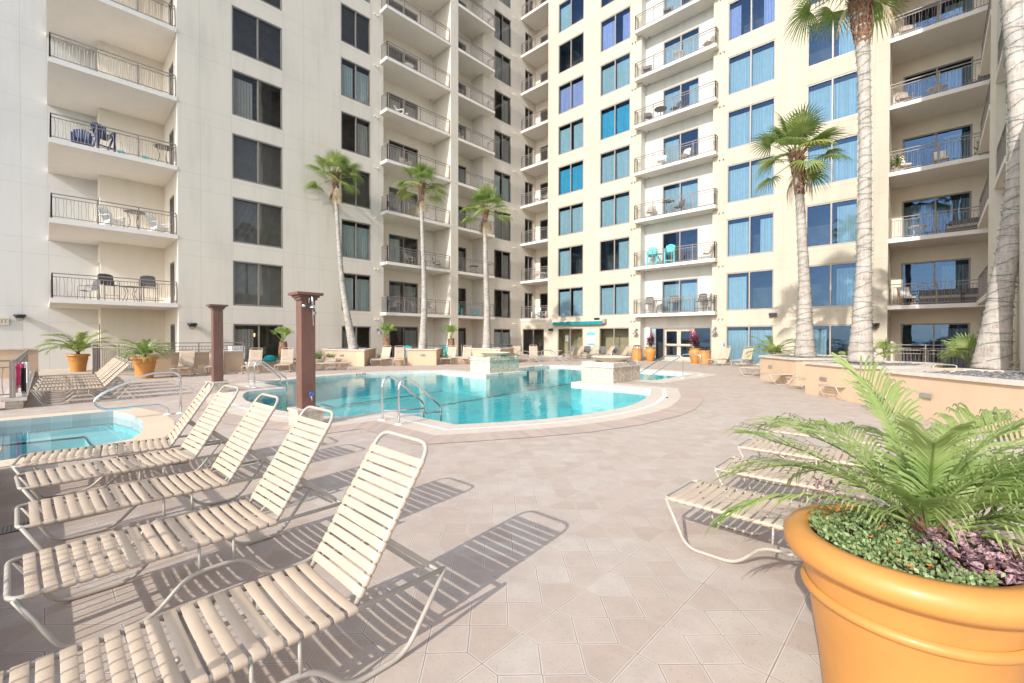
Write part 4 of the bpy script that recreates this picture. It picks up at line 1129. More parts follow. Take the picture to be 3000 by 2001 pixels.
curbrail('dark beachside railing just behind the photographer casting striped shadows', -8.4, -1.85, -.58, False, .27, 1.1, .088, .0065)
q = MB()
for i in range(9):
    t = i / 8
    q.quad((.02 * sin(i * 1.4), -.06 + .015 * i, .0), (.02 * sin(i * 1.4 + 1), -.045 + .015 * i, .0), (.03 * sin(i * 1.4 + 1), -.045 + .015 * i, -.5 - .03 * (i % 3)), (.03 * sin(i * 1.4), -.06 + .015 * i, -.5 - .03 * (i % 3)))
tag(q.build('towel', M_towelP, None, False, (-15.48, -.42, 1.03)), 'pink towel hung over the end post of the left railing', 'towel')
q2 = MB(); q2.v = [(x * 1.2, y * .6, z * 1.1) for x, y, z in q.v]; q2.f = list(q.f)
tag(q2.build('towel', M_black, None, False, (-15.42, -.36, .93)), 'black cloth hanging below the pink towel', 'towel')
q3 = MB(); q3.v = [(x * 1.2, y * 1.0, z * 1.0) for x, y, z in q.v]; q3.f = list(q.f)
tag(q3.build('towel', M_white, None, False, (-17.6, -.37, .98)), 'white towel draped over the left railing', 'towel')
def exit_sign():
    c = PXx(0, 941, XB + .02); o = empty('exit_sign', c, 0, 'beige exit sign on the wall cut by the left picture edge', 'sign')
    MB().box(0, .05, -.32, .28, -.17, .17).build('sign_panel', simple('sign_beige', (.66, .60, .46), .6, .06), o)
    text('EXIT', .26, simple('sign_brown', (.30, .24, .18), .6, .05), (.055, -.02, 0), (pi / 2, 0, pi / 2), o); return o
exit_sign()
def wall_lamp(label, c, rz):
    o = empty('wall_lamp', c, rz, label, 'wall lamp', 'black half dome wall lamps')
    MB().lathe([(0, .14), (.20, .14), (.22, .10), (.22, .06), (.17, .03), (.15, -.03), (.0, -.03)], 16, (0, -.22, 0)).build('housing', M_dark, o, True)
    MB().lathe([(.15, -.03), (.14, -.1), (.09, -.17), (0, -.2)], 14, (0, -.22, 0)).build('globe', M_glassC, o, True)
    MB().box(-.06, .06, -.2, 0, .02, .1).build('bracket', M_dark, o); return o
wall_lamp('black dome wall lamp near the exit sign', PXx(59, 930, XB), pi / 2); wall_lamp('black dome wall lamp right of the left balcony bay', PXx(561, 955, XL), pi / 2)
wall_lamp('black dome wall lamp on the wall by the tall right palm', PYy(2563, 955, YR), 0)
def barn_lamp(label, c, rz):
    o = empty('barn_lamp', c, rz, label, 'wall lamp', 'grey gooseneck barn lamps')
    MB().lathe([(.0, 0), (.09, 0), (.09, .03), (0, .03)], 12).build('wall_plate', M_gun, o).rotation_euler = (pi / 2, 0, 0)
    MB().tube(round_poly([(0, 0, 0), (0, -.2, .06), (0, -.26, -.06)], .08, 4), .018, 6).build('arm', M_gun, o, True)
    MB().lathe([(.0, 0), (.07, -.01), (.085, -.13), (.10, -.16), (.19, -.24), (.195, -.26)], 16, (0, -.26, -.05)).build('lamp_shade', M_gun, o, True); return o
barn_lamp('grey barn lamp left of the glass entrance doors', PYy(1866, 966, YR), 0); barn_lamp('grey barn lamp right of the glass entrance doors', PYy(2097, 962, YR), 0)
barn_lamp('grey barn lamp on the shaded wall beside the bright young palm', PXx(1107, 966, XL), pi / 2)
def flood(label, c, rz):
    o = empty('flood_light', c, rz, label, 'flood light'); MB().box(-.2, .2, -.2, -.06, -.1, .1).build('housing', M_dark, o); MB().box(-.04, .04, -.08, 0, -.05, .05).build('bracket', M_dark, o); return o
flood('small black flood light left of the awning doors', PYy(1616, 966, YR), 0); flood('grey flood light above the awning', PYy(1751, 935, YR), 0); flood('twin flood light right of the curtained doors', PYy(2266, 922, YR), 0)
# lit lamps seen through the ground floor window
M_glow = bpy.data.materials.new('lamp_glow'); M_glow.use_nodes = True; e_ = M_glow.node_tree.nodes['Principled BSDF']; e_.inputs['Emission Color'].default_value = (1, .72, .38, 1); e_.inputs['Emission Strength'].default_value = 1.2; e_.inputs['Base Color'].default_value = (.9, .7, .45, 1)
o = empty('vanity_light', (XL - 1.2, 7.9, 1.75), 0, 'three lit glass shades inside the dark ground floor window', 'lamp')
for i in range(3): MB().lathe([(.06, 0), (.08, .12), (.07, .2)], 12, (0, -.35 + i * .35, -.1), True, True).build('lamp_shade', M_glow, o, True)
MB().box(-.06, -.02, -.5, .5, .05, .1).build('bar', M_gun, o)

# ------------------------------------------------------------------ showers, rails, fountains
def shower(label, base, size, hgt, ped, shower_head=True):
    o = empty('shower_post', (*base, 0), 0, label, 'shower post', 'brown shower posts'); s = size / 2; p = ped / 2
    MB().box(-p, p, -p, p, 0, .29).build('pedestal', M_tray, o); MB().box(-p - .02, p + .02, -p - .02, p + .02, .29, .33).build('pedestal_cap', M_cap, o)
    q = MB(); q.box(-s, s, -s, s, .33, hgt); q.build('shaft', M_brown, o)
    q = MB(); q.box(-s - .03, s + .03, -s - .03, s + .03, hgt - .14, hgt - .09); q.box(-s - .06, s + .06, -s - .06, s + .06, hgt - .09, hgt - .05); q.box(-s - .11, s + .11, -s - .11, s + .11, hgt - .05, hgt); q.build('capital', M_brown, o)
    q = MB(); q.box(s, s + .012, -s + .01, s - .01, .36, .72); q.build('access_panel', M_brown, o)
    if shower_head:
        q = MB(); q.tube(round_poly([(s, -.0, hgt - .22), (s + .05, 0, hgt - .08), (s + .17, 0, hgt - .08), (s + .2, 0, hgt - .24)], .08, 5), .016, 8); q.lathe([(.02, .06), (.05, .02), (.055, 0), (0, 0)], 12, (s + .2, 0, hgt - .3)); q.lathe([(0, -.03), (.035, -.03), (.035, .03), (0, .03)], 10, (s + .02, -.09, hgt - .25)); q.build('shower_head', M_steel, o, True)
        q = MB(); q.lathe([(.03, 0), (.035, .05), (.0, .05)], 8, (s + .2, .03, hgt - .42)); q.tube([(s + .2, 0, hgt - .33), (s + .2, .01, hgt - .62)], .006, 5); q.build('pull_chain', M_gun, o)
        q = MB(); q.tube([(s, .02, .55), (s + .09, .02, .55), (s + .11, .02, .48)], .017, 8); q.build('spigot', M_gun, o, True)
        q = MB(); q.M = Matrix.Translation((s + .08, .02, .6)); 
        for i in range(8):
            a = i * pi / 4; q.tube([(0, 0, 0), (.0, cos(a) * .036, sin(a) * .036)], .004, 5)
        q.tube([(0, cos(i * .5236) * .036, sin(i * .5236) * .036) for i in range(12)], .007, 5, closed=True); q.build('valve', M_red, o, True)
    return o
shower('brown shower post with chrome shower head and blue valve in the foreground', (-8.62, 3.40), .255, 2.5, .46)
shower('brown shower post farther back beside the left handrail', (-15.55, 3.55), .25, 2.62, .48, False)

def rail_pair(label, items, profile, axis, sgn=1, plates=True, grp=None):
    o = empty('pool_handrail', items[0], 0, label, 'handrail', grp)
    for it in items:
        d = Vector(it) - Vector(items[0])
        pts = [(d.x + (sgn * a if axis == 'x' else 0), d.y + (sgn * a if axis == 'y' else 0), z) for a, z in profile[0]]
        MB().tube(round_poly(pts, .16, 6), .022, 10).build('rail', M_steel, o, True)
        if len(profile) > 1:
            pts = [(d.x + (sgn * a if axis == 'x' else 0), d.y + (sgn * a if axis == 'y' else 0), z) for a, z in profile[1]]
            MB().tube(pts, .019, 8).build('cross_rail', M_steel, o, True)
        MB().lathe([(.0, .03), (.04, .03), (.085, .01), (.085, 0)], 16, (d.x, d.y, .002)).build('floor_flange', M_escut, o, True)
    return o
prof = [[(0, 0), (0, .72), (.06, .84), (.17, .87), (.32, .80), (.98, .26), (1.0, .1), (1.0, -.9)], [(.02, .19), (.985, .13)]]
rail_pair('pair of stainless pool ladder rails in the foreground at the near edge', [(-7.97, 4.63, 0), (-7.37, 4.63, 0)], prof, 'y')
rail_pair('pair of stainless pool ladder rails at the far left corner of the pool', [(-16.5, 4.65, 0), (-16.0, 4.68, 0)], prof, 'y')
prof = [[(0, 0), (0, .82), (.14, .905), (.75, .9), (2.05, .02), (2.35, -.2)]]
rail_pair('pair of stainless stair rails on the right behind the stone fountain', [(-7.4, 17.93, 0), (-7.45, 19.97, 0)], prof, 'x', -1)
rail_pair('pair of stainless stair rails at the far side behind the mossy fountain', [(-16.6, 17.93, 0), (-16.6, 19.97, 0)], prof, 'x', 1)
prof = [[(0, 0), (0, .80), (-.10, .91), (-.5, .91), (-1.22, .58), (-1.40, .40), (-1.24, .22), (-.36, .23), (-.22, .12), (-.22, 0)]]
o = rail_pair('single looped stainless rail at the spa steps', [(-11.85, 2.02, 0)], prof, 'y')
MB().lathe([(.0, .03), (.04, .03), (.085, .01), (.085, 0)], 16, (0, -.22, .002)).build('floor_flange', M_escut, o, True)

def fountain(label, x0, x1, y0, y1, moss):
    o = empty('stone_fountain', ((x0 + x1) / 2, (y0 + y1) / 2, 0), 0, label, 'fountain', 'square stone fountains with bowls'); a, b_ = (x1 - x0) / 2, (y1 - y0) / 2
    mt = M_tray if not moss else simple('mossy_stone', (.52, .54, .43), .85, .35, scale=6, bump=.5)
    MB().box(-a, a, -b_, b_, -.02, .56).build('plinth', mt, o)
    q = MB(); q.box(-a - .04, a + .04, -b_ - .04, b_ + .04, .56, .61)
    # scalloped crown course
    n1 = 9
    for s in (-1, 1):
        for i in range(n1):
            for (L, ax) in ((a, 0), (b_, 1)):
                c = -L + (i + .5) * 2 * L / n1; r = L / n1 * .98
                prof_ = [(cos(t) * r, .7 + sin(t) * .055) for t in [k * pi / 6 for k in range(7)]]
                vs = []; D0, D1 = ((b_ if ax == 0 else a) - .02, (b_ if ax == 0 else a) - .16)
                for D in (D0, D1):
                    for (u, z) in [(r, .61)] + prof_ + [(-r, .61)]:
                        vs.append((c + u, s * D, z) if ax == 0 else (s * D, c + u, z))
                m_ = len(prof_) + 2
                q.add(vs, [tuple(range(m_)), tuple(range(2 * m_ - 1, m_ - 1, -1))] + [(k, (k + 1) % m_, m_ + (k + 1) % m_, m_ + k) for k in range(m_)])
    q.build('scalloped_rim', M_cap if not moss else mt, o)
    MB().box(-a + .16, a - .16, -b_ + .16, b_ - .16, .6, .66).build('top_slab', M_cap, o)
    MB().lathe([(.0, .66), (.22, .66), (.25, .69), (.52, .78), (.74, .9), (.77, .92), (.75, .93), (.7, .91), (.45, .84), (0, .82)], 40).build('bowl', simple('bowl_cream', (.74, .64, .50), .6, .12, scale=4), o, True)
    MB().lathe([(.02, .82), (.03, .9), (.012, .98), (.012, 1.06), (0, 1.07)], 10).build('spout', M_escut, o, True); return o
fountain('pale stone fountain nearer the camera on the pool edge', -9.66, -8.3, 14.0, 16.0, False)
fountain('greenish weathered stone fountain farther across the pool', -16.04, -14.7, 14.0, 15.95, True)

# ------------------------------------------------------------------ pots, bins, entrance plants
def pot_mesh(root, s=1, n=48):
    MB().lathe([(.27 * s, 0), (.30 * s, .3 * s), (.345 * s, .60 * s), (.372 * s, .74 * s)], n).build('pot_body', M_orange, root, True)
    MB().lathe([(.345 * s, .585 * s), (.365 * s, .592 * s), (.37 * s, .605 * s), (.365 * s, .62 * s), (.352 * s, .628 * s)], n).build('band', M_orange, root, True)
    MB().lathe([(.37 * s, .735 * s), (.42 * s, .745 * s), (.437 * s, .77 * s), (.437 * s, .81 * s), (.415 * s, .838 * s), (.38 * s, .85 * s), (.345 * s, .845 * s), (.33 * s, .82 * s), (.33 * s, .72 * s)], n).build('rim', M_orange, root, True)
    MB().lathe([(.0, .79 * s), (.2 * s, .79 * s), (.335 * s, .765 * s)], n).build('soil', M_soil, root)
def frond(mb, base, az_, e0, L, droop, nl, ll, w_, R_, twist=0):
    p = Vector(base); pts = []; dirs = []; n = 14
    for i in range(n + 1):
        t = i / n; e = e0 - droop * t ** 1.3; d = Vector((cos(az_) * cos(e), sin(az_) * cos(e), sin(e)))
        pts.append(p.copy()); dirs.append(d); p = p + d * (L / n); az_ += twist / n
    mb.tube(pts, [.007 * (1 - .8 * i / n) + .0015 for i in range(n + 1)], 4, caps=False)
    for i in range(nl):
        t = .16 + .84 * i / (nl - 1); f = t * n; k = min(int(f), n - 1); c = pts[k].lerp(pts[k + 1], f - k); d = dirs[k]
        side = d.cross(Vector((0, 0, 1))); side = side.normalized() if side.length > .05 else Vector((1, 0, 0)); up = side.cross(d).normalized()
        l = ll * (sin(pi * min(1, .18 + .82 * (1 - abs(t - .45) / .62))) * .6 + .4) * R_.uniform(.9, 1.1)
        for s in (-1, 1):
            v = (d * (.6 + .5 * t) + side * s * (.95 - .4 * t) + up * R_.uniform(.2, .42) + Vector((R_.uniform(-.07, .07), R_.uniform(-.07, .07), R_.uniform(-.07, .07)))).normalized()
            wv = v.cross(up + side * s * .4).normalized() * w_
            p1 = c; p2_ = c + v * l * .45; p3 = c + v * l * .8 + Vector((0, 0, -.13 * l)); p4 = c + v * l * .98 + Vector((0, 0, -.34 * l))
            mb.add([p1 - wv * .4, p1 + wv * .4, p2_ - wv, p2_ + wv, p3 - wv * .7, p3 + wv * .7, p4], [(0, 1, 3, 2), (2, 3, 5, 4), (4, 5, 6)])
def date_palm(label, loc, L, nf, ll, w_, nl, seed, emin=.1, group=None, stem=.12, front=None, dr=(.9, 1.5), extra=()):
    R_ = random.Random(seed); o = empty('potted_palm', loc, 0, label, 'palm', group)
    q = MB(); q.lathe([(.05, -.05), (.06, stem * .5), (.045, stem)], 10); 
    for i in range(40):
        a = R_.uniform(0, 6.28); z = R_.uniform(-.02, stem); r = .05; c = Vector((cos(a), sin(a), 0)); tn = Vector((-sin(a), cos(a), 0)) * .012
        q.add([c * r + Vector((0, 0, z)) - tn, c * r + Vector((0, 0, z)) + tn, c * (r + .05) + Vector((0, 0, z + .1))], [(0, 1, 2)])
    q.build('trunk', M_boot, o)
    q = MB()
    for i in range(nf):
        f = i / nf; a = i * 2.39996 + R_.uniform(-.2, .2)
        fs_ = front is not None and abs((a - front + pi) % (2 * pi) - pi) < 1.0
        if fs_ and f > .25 and i % 3: a += pi * .8; fs_ = False
        e0 = 1.35 - (1.35 - emin) * f ** .8 + R_.uniform(-.1, .1)
        frond(q, (cos(a) * .02, sin(a) * .02, stem * .9), a, e0 + (.35 if fs_ else 0), L * R_.uniform(.85, 1.1) * (.62 if fs_ else 1) * (.78 if front is not None and abs((a + 2.4 + pi) % (2 * pi) - pi) < .9 else 1), R_.uniform(*dr), nl, ll, w_, R_, R_.uniform(-.4, .4))
    for (a, e0, l_, dp) in extra: frond(q, (cos(a) * .02, sin(a) * .02, stem * .9), a, e0, l_, dp, nl + 4, ll, w_ * 1.15, R_, R_.uniform(-.3, .3))
    q.build('fronds', M_date, o); return o
PC = (-.07, 2.447)
o = empty('plant_pot', (*PC, 0), 0, 'huge glossy orange pot filling the lower right corner', 'pot', 'orange pots'); pot_mesh(o, 1, 96)
date_palm('feathery date palm in the huge foreground orange pot', (PC[0] + .06, PC[1] + .12, .76), .80, 27, .28, .0058, 27, 3, .30, None, .12, -pi / 2, (.6, 1.4), extra=((-.25, .5, .75, 1.7), (.15, .6, .85, 1.6), (.5, .45, .8, 1.5), (.8, .7, .9, 1.3), (1.0, .9, .95, 1.1), (.3, 1.0, .9, 1.0)))
# flowering ground cover and pink spotted plants in the pot
R_ = random.Random(11); q = MB(); fl = MB()
for i in range(5200):
    a = R_.uniform(0, 6.2832); r = .335 * sqrt(R_.random()); z = .80 + .06 * R_.random() + .02 * sin(r * 30 + a * 3)
    if -.75 < (a if a < pi else a - 2 * pi) < .4 and r > .14: continue
    c = Vector((cos(a) * r, sin(a) * r, z)); d = Vector((R_.uniform(-1, 1), R_.uniform(-1, 1), R_.uniform(.2, 1.3))).normalized(); s_ = d.cross(Vector((R_.uniform(-1, 1), R_.uniform(-1, 1), .3))).normalized(); l = R_.uniform(.013, .024)
    q.add([c, c + d * l * .5 + s_ * l * .32, c + d * l, c + d * l * .5 - s_ * l * .32], [(0, 1, 2, 3)])
for i in range(150):                                           # trailing stems over the rim
    a = R_.uniform(1.9, 3.6); r = R_.uniform(.28, .41); c = Vector((cos(a) * r, sin(a) * r, .845 + R_.uniform(0, .05))); d = Vector((R_.uniform(-1, 1), R_.uniform(-1, 1), R_.uniform(0, 1))).normalized(); s_ = d.cross(Vector((0, .3, 1))).normalized(); l = R_.uniform(.015, .026)
    if 2.2 < a < 3.0 or r < .33: q.add([c, c + d * l * .5 + s_ * l * .35, c + d * l, c + d * l * .5 - s_ * l * .35], [(0, 1, 2, 3)])
gc = q.build('ground_cover', M_ground, None, False, (*PC, 0)); tag(gc, 'small leaved green ground cover filling the foreground pot', 'ground cover', None, 'stuff')
for i in range(26):
    a = R_.uniform(0, 6.28); r = R_.uniform(.08, .3); c = Vector((cos(a) * r, sin(a) * r, .85))
    for k in range(5):
        b_ = k * 1.2566; fl.add([c, c + Vector((cos(b_ - .5) * .008, sin(b_ - .5) * .008, .004)), c + Vector((cos(b_) * .012, sin(b_) * .012, .006)), c + Vector((cos(b_ + .5) * .008, sin(b_ + .5) * .008, .004))], [(0, 1, 2, 3)])
fl.build('flowers', M_flower, gc)
def polka(label, cx, cy, cz, n, rad, seed, ls=.05):
    R_ = random.Random(seed); q = MB()
    for i in range(n):
        a = R_.uniform(0, 6.28); r = rad * sqrt(R_.random()); c = Vector((cos(a) * r, sin(a) * r, R_.uniform(0, .10))); d = Vector((R_.uniform(-1, 1), R_.uniform(-1, 1), R_.uniform(-.2, .8))).normalized(); s_ = d.cross(Vector((R_.uniform(-.4, .4), R_.uniform(-.4, .4), 1))).normalized(); l = ls * R_.uniform(.6, 1.1); up = s_.cross(d) * .12 * l
        q.add([c, c + d * l * .3 + s_ * l * .3 + up, c + d * l * .7 + s_ * l * .27 + up, c + d * l, c + d * l * .7 - s_ * l * .27 + up, c + d * l * .3 - s_ * l * .3 + up, c + d * l * .5], [(0, 1, 2, 6), (6, 2, 3), (0, 6, 4, 5), (6, 3, 4)])
    return tag(q.build('spotted_plant', M_polka, None, False, (cx, cy, cz)), label, 'plant', 'pink spotted leaf plants')
polka('pink and maroon speckled leaf plant in the right side of the foreground pot', PC[0] + .20, PC[1] - .03, .80, 230, .15, 2, .055)
polka('dark speckled plant leaning over the back rim of the foreground pot', PC[0] - .33, PC[1] + .20, .86, 60, .06, 4, .03)
# fan frond leaning in from the lower right plant and pots at the far left
o = empty('plant_pot', (-29.1, 1.06, 0), 0, 'orange pot against the pale left wall', 'pot', 'orange pots'); pot_mesh(o, .98)
date_palm('date palm in the orange pot against the left wall', (-29.1, 1.06, .78), 1.35, 24, .40, .015, 26, 6, .55)
o = empty('plant_pot', (-22.75, 2.72, 0), 0, 'orange pot in front of the tan patio wall', 'pot', 'orange pots'); pot_mesh(o, 1.02)
date_palm('date palm in the orange pot by the patio wall', (-22.75, 2.72, .8), .9, 24, .30, .013, 24, 8, .3)
date_palm('feathery palm in a pot left of the full crowned right palm', (-5.4, 23.4, .75), 1.15, 22, .32, .013, 26, 9, .25)
o = empty('plant_pot', (-5.4, 23.4, 0), 0, 'orange pot mostly hidden behind the far right planter', 'pot', 'orange pots'); pot_mesh(o, 1.0)

def amphora(label, loc):
    o = empty('urn', (*loc, 0), 0, label, 'urn', 'orange urns at the entrance')
    MB().lathe([(.2, 0), (.22, .02), (.33, .35), (.40, .62), (.40, .74), (.33, .84), (.30, .88), (.37, .93), (.385, .95), (.36, .965), (.31, .95), (.3, .88)], 32).build('urn_body', M_orange, o, True)
    MB().lathe([(0, .91), (.31, .91)], 24).build('soil', M_soil, o); return o
def cordyline(label, loc, seed, h=1.1):
    R_ = random.Random(seed); o = empty('ti_plant', loc, 0, label, 'plant', 'pink leaved ti plants'); qp = MB(); qm = MB(); qs = MB(); qg = MB()
    for s in range(5):
        a0 = R_.uniform(0, 6.28); ln = Vector((cos(a0) * .18, sin(a0) * .18, 1)).normalized(); hs = h * (1 if s == 0 else R_.uniform(.55, .85)); b0 = Vector((cos(a0) * .08, sin(a0) * .08, 0)); qs.tube([b0, b0 + ln * hs * .8], .014, 5)
        for i in range(34):
            t = .25 + .75 * i / 34; c = b0 + ln * (hs * t * .85); a = i * 2.4; e = .15 + 1.1 * t * t; d = Vector((cos(a) * cos(e), sin(a) * cos(e), sin(e))); sd_ = d.cross(Vector((0, 0, 1))).normalized() * .046; l = R_.uniform(.28, .44)
            q = qp if (t > .5 and s in (0, 2, 3)) else qm
            q.add([c, c + d * l * .45 + sd_, c + d * l - Vector((0, 0, .06)), c + d * l * .45 - sd_, c + d * l * .5 + Vector((0, 0, .015))], [(0, 1, 4), (1, 2, 4), (2, 3, 4), (3, 0, 4)])
    for i in range(9):
        a = i * .7; d = Vector((cos(a), sin(a), .35)); s_ = Vector((-sin(a), cos(a), 0)) * .11; c = Vector((0, 0, .02)); qg.add([c, c + d * .22 + s_, c + d * .42 - Vector((0, 0, .08)), c + d * .22 - s_], [(0, 1, 2, 3)])
    qs.build('stem', M_boot, o); qp.build('pink_leaves', M_pink, o); qm.build('maroon_leaves', M_purple, o); qg.build('green_leaves', M_green, o); return o
amphora('tall orange urn left of the glass entrance doors', (-14.25, 28.95)); cordyline('pink leaved ti plant left of the glass entrance doors', (-14.25, 28.95, .9), 3, 1.05)
amphora('tall orange urn right of the glass entrance doors', (-11.05, 28.7)); cordyline('pink leaved ti plant right of the glass entrance doors', (-11.05, 28.7, .9), 5, 1.3)
def bin_(label, loc, s=1):
    o = empty('litter_bin', (*loc, 0), 0, label, 'litter bin', 'slatted wooden litter bins')
    MB().lathe([(.29, .05), (.29, .82), (0, .82)], 20, cap0=True).build('liner', M_dark, o)
    q = MB()
    for i in range(20):
        a = i * 2 * pi / 20; c, s_ = cos(a), sin(a); zs = (0.02, .3, .7, .86); rs_ = (.31, .335, .335, .37)
        for k in range(3):
            r0, r1 = rs_[k], rs_[k + 1]; t = Vector((-s_, c, 0)) * .042
            p0 = Vector((c * r0, s_ * r0, zs[k])); p1 = Vector((c * r1, s_ * r1, zs[k + 1])); o_ = Vector((c, s_, 0)) * -.018
            q.add([p0 - t, p0 + t, p1 + t, p1 - t, p0 - t + o_, p0 + t + o_, p1 + t + o_, p1 - t + o_], [(0, 1, 2, 3), (7, 6, 5, 4), (0, 3, 7, 4), (1, 5, 6, 2)])
    q.build('slats', M_wood, o)
    q = MB(); q.tube(round_poly([(-.3, 0, .84), (-.26, 0, 1.0), (-.12, 0, 1.06), (.12, 0, 1.06), (.26, 0, 1.0), (.3, 0, .84)], .06, 4), .02, 6); q.tube(round_poly([(0, -.3, .84), (0, -.26, 1.0), (0, 0, 1.06), (0, .26, 1.0), (0, .3, .84)], .06, 4), .02, 6); q.lathe([(0, 1.1), (.25, 1.09), (.26, 1.07), (.0, 1.06)], 20); q.build('lid', M_dark, o); return o
bin_('slatted wooden bin left of the entrance urn', (-15.15, 28.75)); bin_('slatted wooden bin right of the entrance urn', (-10.25, 28.05)); bin_('slatted wooden bin behind the third palm planter', (-21.5, 22.4))

# awning, notice board
c = PYy(1625, 944, YR); o = empty('awning', (-23.25, YR, 2.62), 0, 'rolled teal awning with scalloped edge above the sliding doors', 'awning'); L = 4.85
MB().box(0, L, -.3, 0, .28, .36).build('cassette', M_cap, o); MB().box(L - .02, L + .22, -.28, 0, .1, .42).build('end_cap', M_frameR, o)
q = MB(); n = 60
for i in range(n):
    xa, xb = L * i / n, L * (i + 1) / n; za, zb_ = .03 * abs(sin(i * pi / 5)), .03 * abs(sin((i + 1) * pi / 5)); q.quad((xa, -.29 + .012 * sin(i), za), (xb, -.29 + .012 * sin(i + 1), zb_), (xb, -.29, .27), (xa, -.29, .27))
q.build('valance', M_cloth, o)
o = empty('notice_board', (-19.96, YR, 1.06), 0, 'blue and white no diving notice on the sunlit wall', 'sign'); wN, hN = .71, 1.16
MB().box(0, wN, -.02, 0, 0, hN).build('sign_panel', simple('sign_white', (.78, .80, .84), .5, .03), o)
M_blue = simple('sign_teal', (.0, .42, .58), .5, .05); M_inkb = simple('sign_ink', (.12, .12, .22), .6, .05); M_wh = simple('sign_letter', (.85, .87, .9), .5, .02)
MB().box(.0, wN, -.024, -.0203, hN - .42, hN - .13).build('header', M_blue, o); MB().box(.0, wN, -.024, -.0203, 0, .1).build('footer', M_blue, o)
text('WARNING', .09, M_inkb, (wN / 2, -.026, hN - .065), (pi / 2, 0, 0), o); text('NO DIVING', .135, M_wh, (wN / 2, -.028, hN - .23), (pi / 2, 0, 0), o); text('NO LIFEGUARD', .07, M_wh, (wN / 2, -.028, hN - .36), (pi / 2, 0, 0), o)
text('POOL RULES\nSHOWER BEFORE ENTERING\nNO FOOD OR GLASS\nIN THE POOL AREA\nNO RUNNING\nCHILDREN MUST BE\nWITH AN ADULT\nSWIM AT YOUR OWN RISK', .058, M_inkb, (wN / 2, -.023, .42), (pi / 2, 0, 0), o)
# small posters inside the bar doors
tag(MB().box(0, .35, -.01, 0, 0, .5).build('poster', M_white, None, False, (-22.4, YR + .35, 1.3)), 'white framed notice behind the left bar door', 'poster')
tag(MB().lathe([(0, 0), (.2, .02), (.16, .2), (0, .26)], 7).build('wall_decor', simple('coral_red', (.35, .07, .08), .7, .3), None, False, (-21.75, YR + .5, 1.9)), 'red coral shaped decoration behind the left bar door', 'decoration')

# ------------------------------------------------------------------ outdoor furniture
def adirondack(mat, tall):
    def fn():
        o = empty('adirondack_chair', cat='adirondack chair'); s = .42 if tall else 0
        q = MB()
        for i in range(6): t = i / 5; q.bar((-.26, -.25 + .5 * t, .38 - .10 * t + s), (.26, -.25 + .5 * t, .38 - .10 * t + s), .085, .02)
        q.build('seat', mat, o)
        q = MB()
        for i in range(7):
            x = -.24 + i * .08; hh = .72 + .12 * cos((i - 3) * .5); q.bar((x * .8, .22, .28 + s), (x * 1.12, .22 + hh * .36, .28 + s + hh * .93), .018, .07, up=(1, 0, 0))
        q.build('backrest', mat, o)
        for sg in (-1, 1):
            MB().bar((sg * .31, -.3, .58 + s), (sg * .31, .34, .55 + s), .12, .022).build('armrest', mat, o)
            MB().bar((sg * .3, -.26, 0), (sg * .3, -.26, .57 + s), .09, .025, up=(0, 1, 0)).build('leg', mat, o)
            MB().bar((sg * .27, -.22, .34 + s), (sg * .27, .5, .02 if not s else .0), .03, .12).build('leg', mat, o)
        if tall: MB().box(-.28, .28, -.3, -.26, .2, .26).build('foot_rest', mat, o)
        return o
    return fn
def sling_chair(mat, fm, tall=0):
    def fn():
        o = empty('patio_chair', cat='patio chair'); h = .42 + tall; q = MB()
        for s in (-1, 1):
            x = s * .27; q.tube(round_poly([(x, -.26, 0), (x, -.24, h + .22), (x, .18, h + .24), (x, .3, h + .1)], .08, 4), .014, 6); q.tube([(x, .2, 0), (x, .22, h), (x, .34, h + .48)], .014, 6)
        q.tube([(-.27, -.24, h), (.27, -.24, h)], .012, 6); q.tube([(-.27, .34, h + .48), (.27, .34, h + .48)], .012, 6); q.tube([(-.27, .2, .12), (.27, .2, .12)], .01, 6); q.tube([(-.27, -.25, .12 + tall * .4), (.27, -.25, .12 + tall * .4)], .01, 6)
        q.build('frame', fm, o, True)
        q = MB(); n = 8
        for i in range(n):
            t, t2 = i / n, (i + 1) / n; f = lambda t: (-.24 + .46 * t, h - .03 * sin(pi * t)); a, b_ = f(t), f(t2); q.quad((-.255, a[0], a[1]), (.255, a[0], a[1]), (.255, b_[0], b_[1]), (-.255, b_[0], b_[1]))
        q.build('seat', mat, o)
        q = MB(); q.add([(-.255, .22, h + .03), (.255, .22, h + .03), (.255, .34, h + .48), (.2, .355, h + .53), (0, .36, h + .55), (-.2, .355, h + .53), (-.255, .34, h + .48)], [(0, 1, 2, 3, 4, 5, 6)]); q.build('backrest', mat, o); return o
    return fn
def table(mat, r, h, legs=4):
    def fn():
        o = empty('patio_table', cat='table'); MB().lathe([(0, h), (r, h), (r + .01, h - .012), (r, h - .025), (0, h - .025)], 24).build('table_top', mat, o)
        for i in range(legs):
            a = i * 2 * pi / legs + .4; MB().tube(round_poly([(cos(a) * r * .7, sin(a) * r * .7, h - .02), (cos(a) * r * .35, sin(a) * r * .35, h * .5), (cos(a) * r * .8, sin(a) * r * .8, 0)], .15, 4), .013, 6).build('leg', mat, o, True)
        return o
    return fn
def sofa(mat):
    def fn():
        o = empty('outdoor_sofa', cat='sofa'); MB().box(-.75, .75, -.35, .35, .05, .32).build('base', mat, o); MB().box(-.72, .72, -.36, .22, .32, .44).build('seat_cushion', M_taupech, o); MB().box(-.75, .75, .22, .36, .32, .78).build('backrest', mat, o)
        for s in (-1, 1): MB().box(*sorted((s * .64, s * .76)), -.35, .22, .32, .58).build('armrest', mat, o)
        return o
    return fn
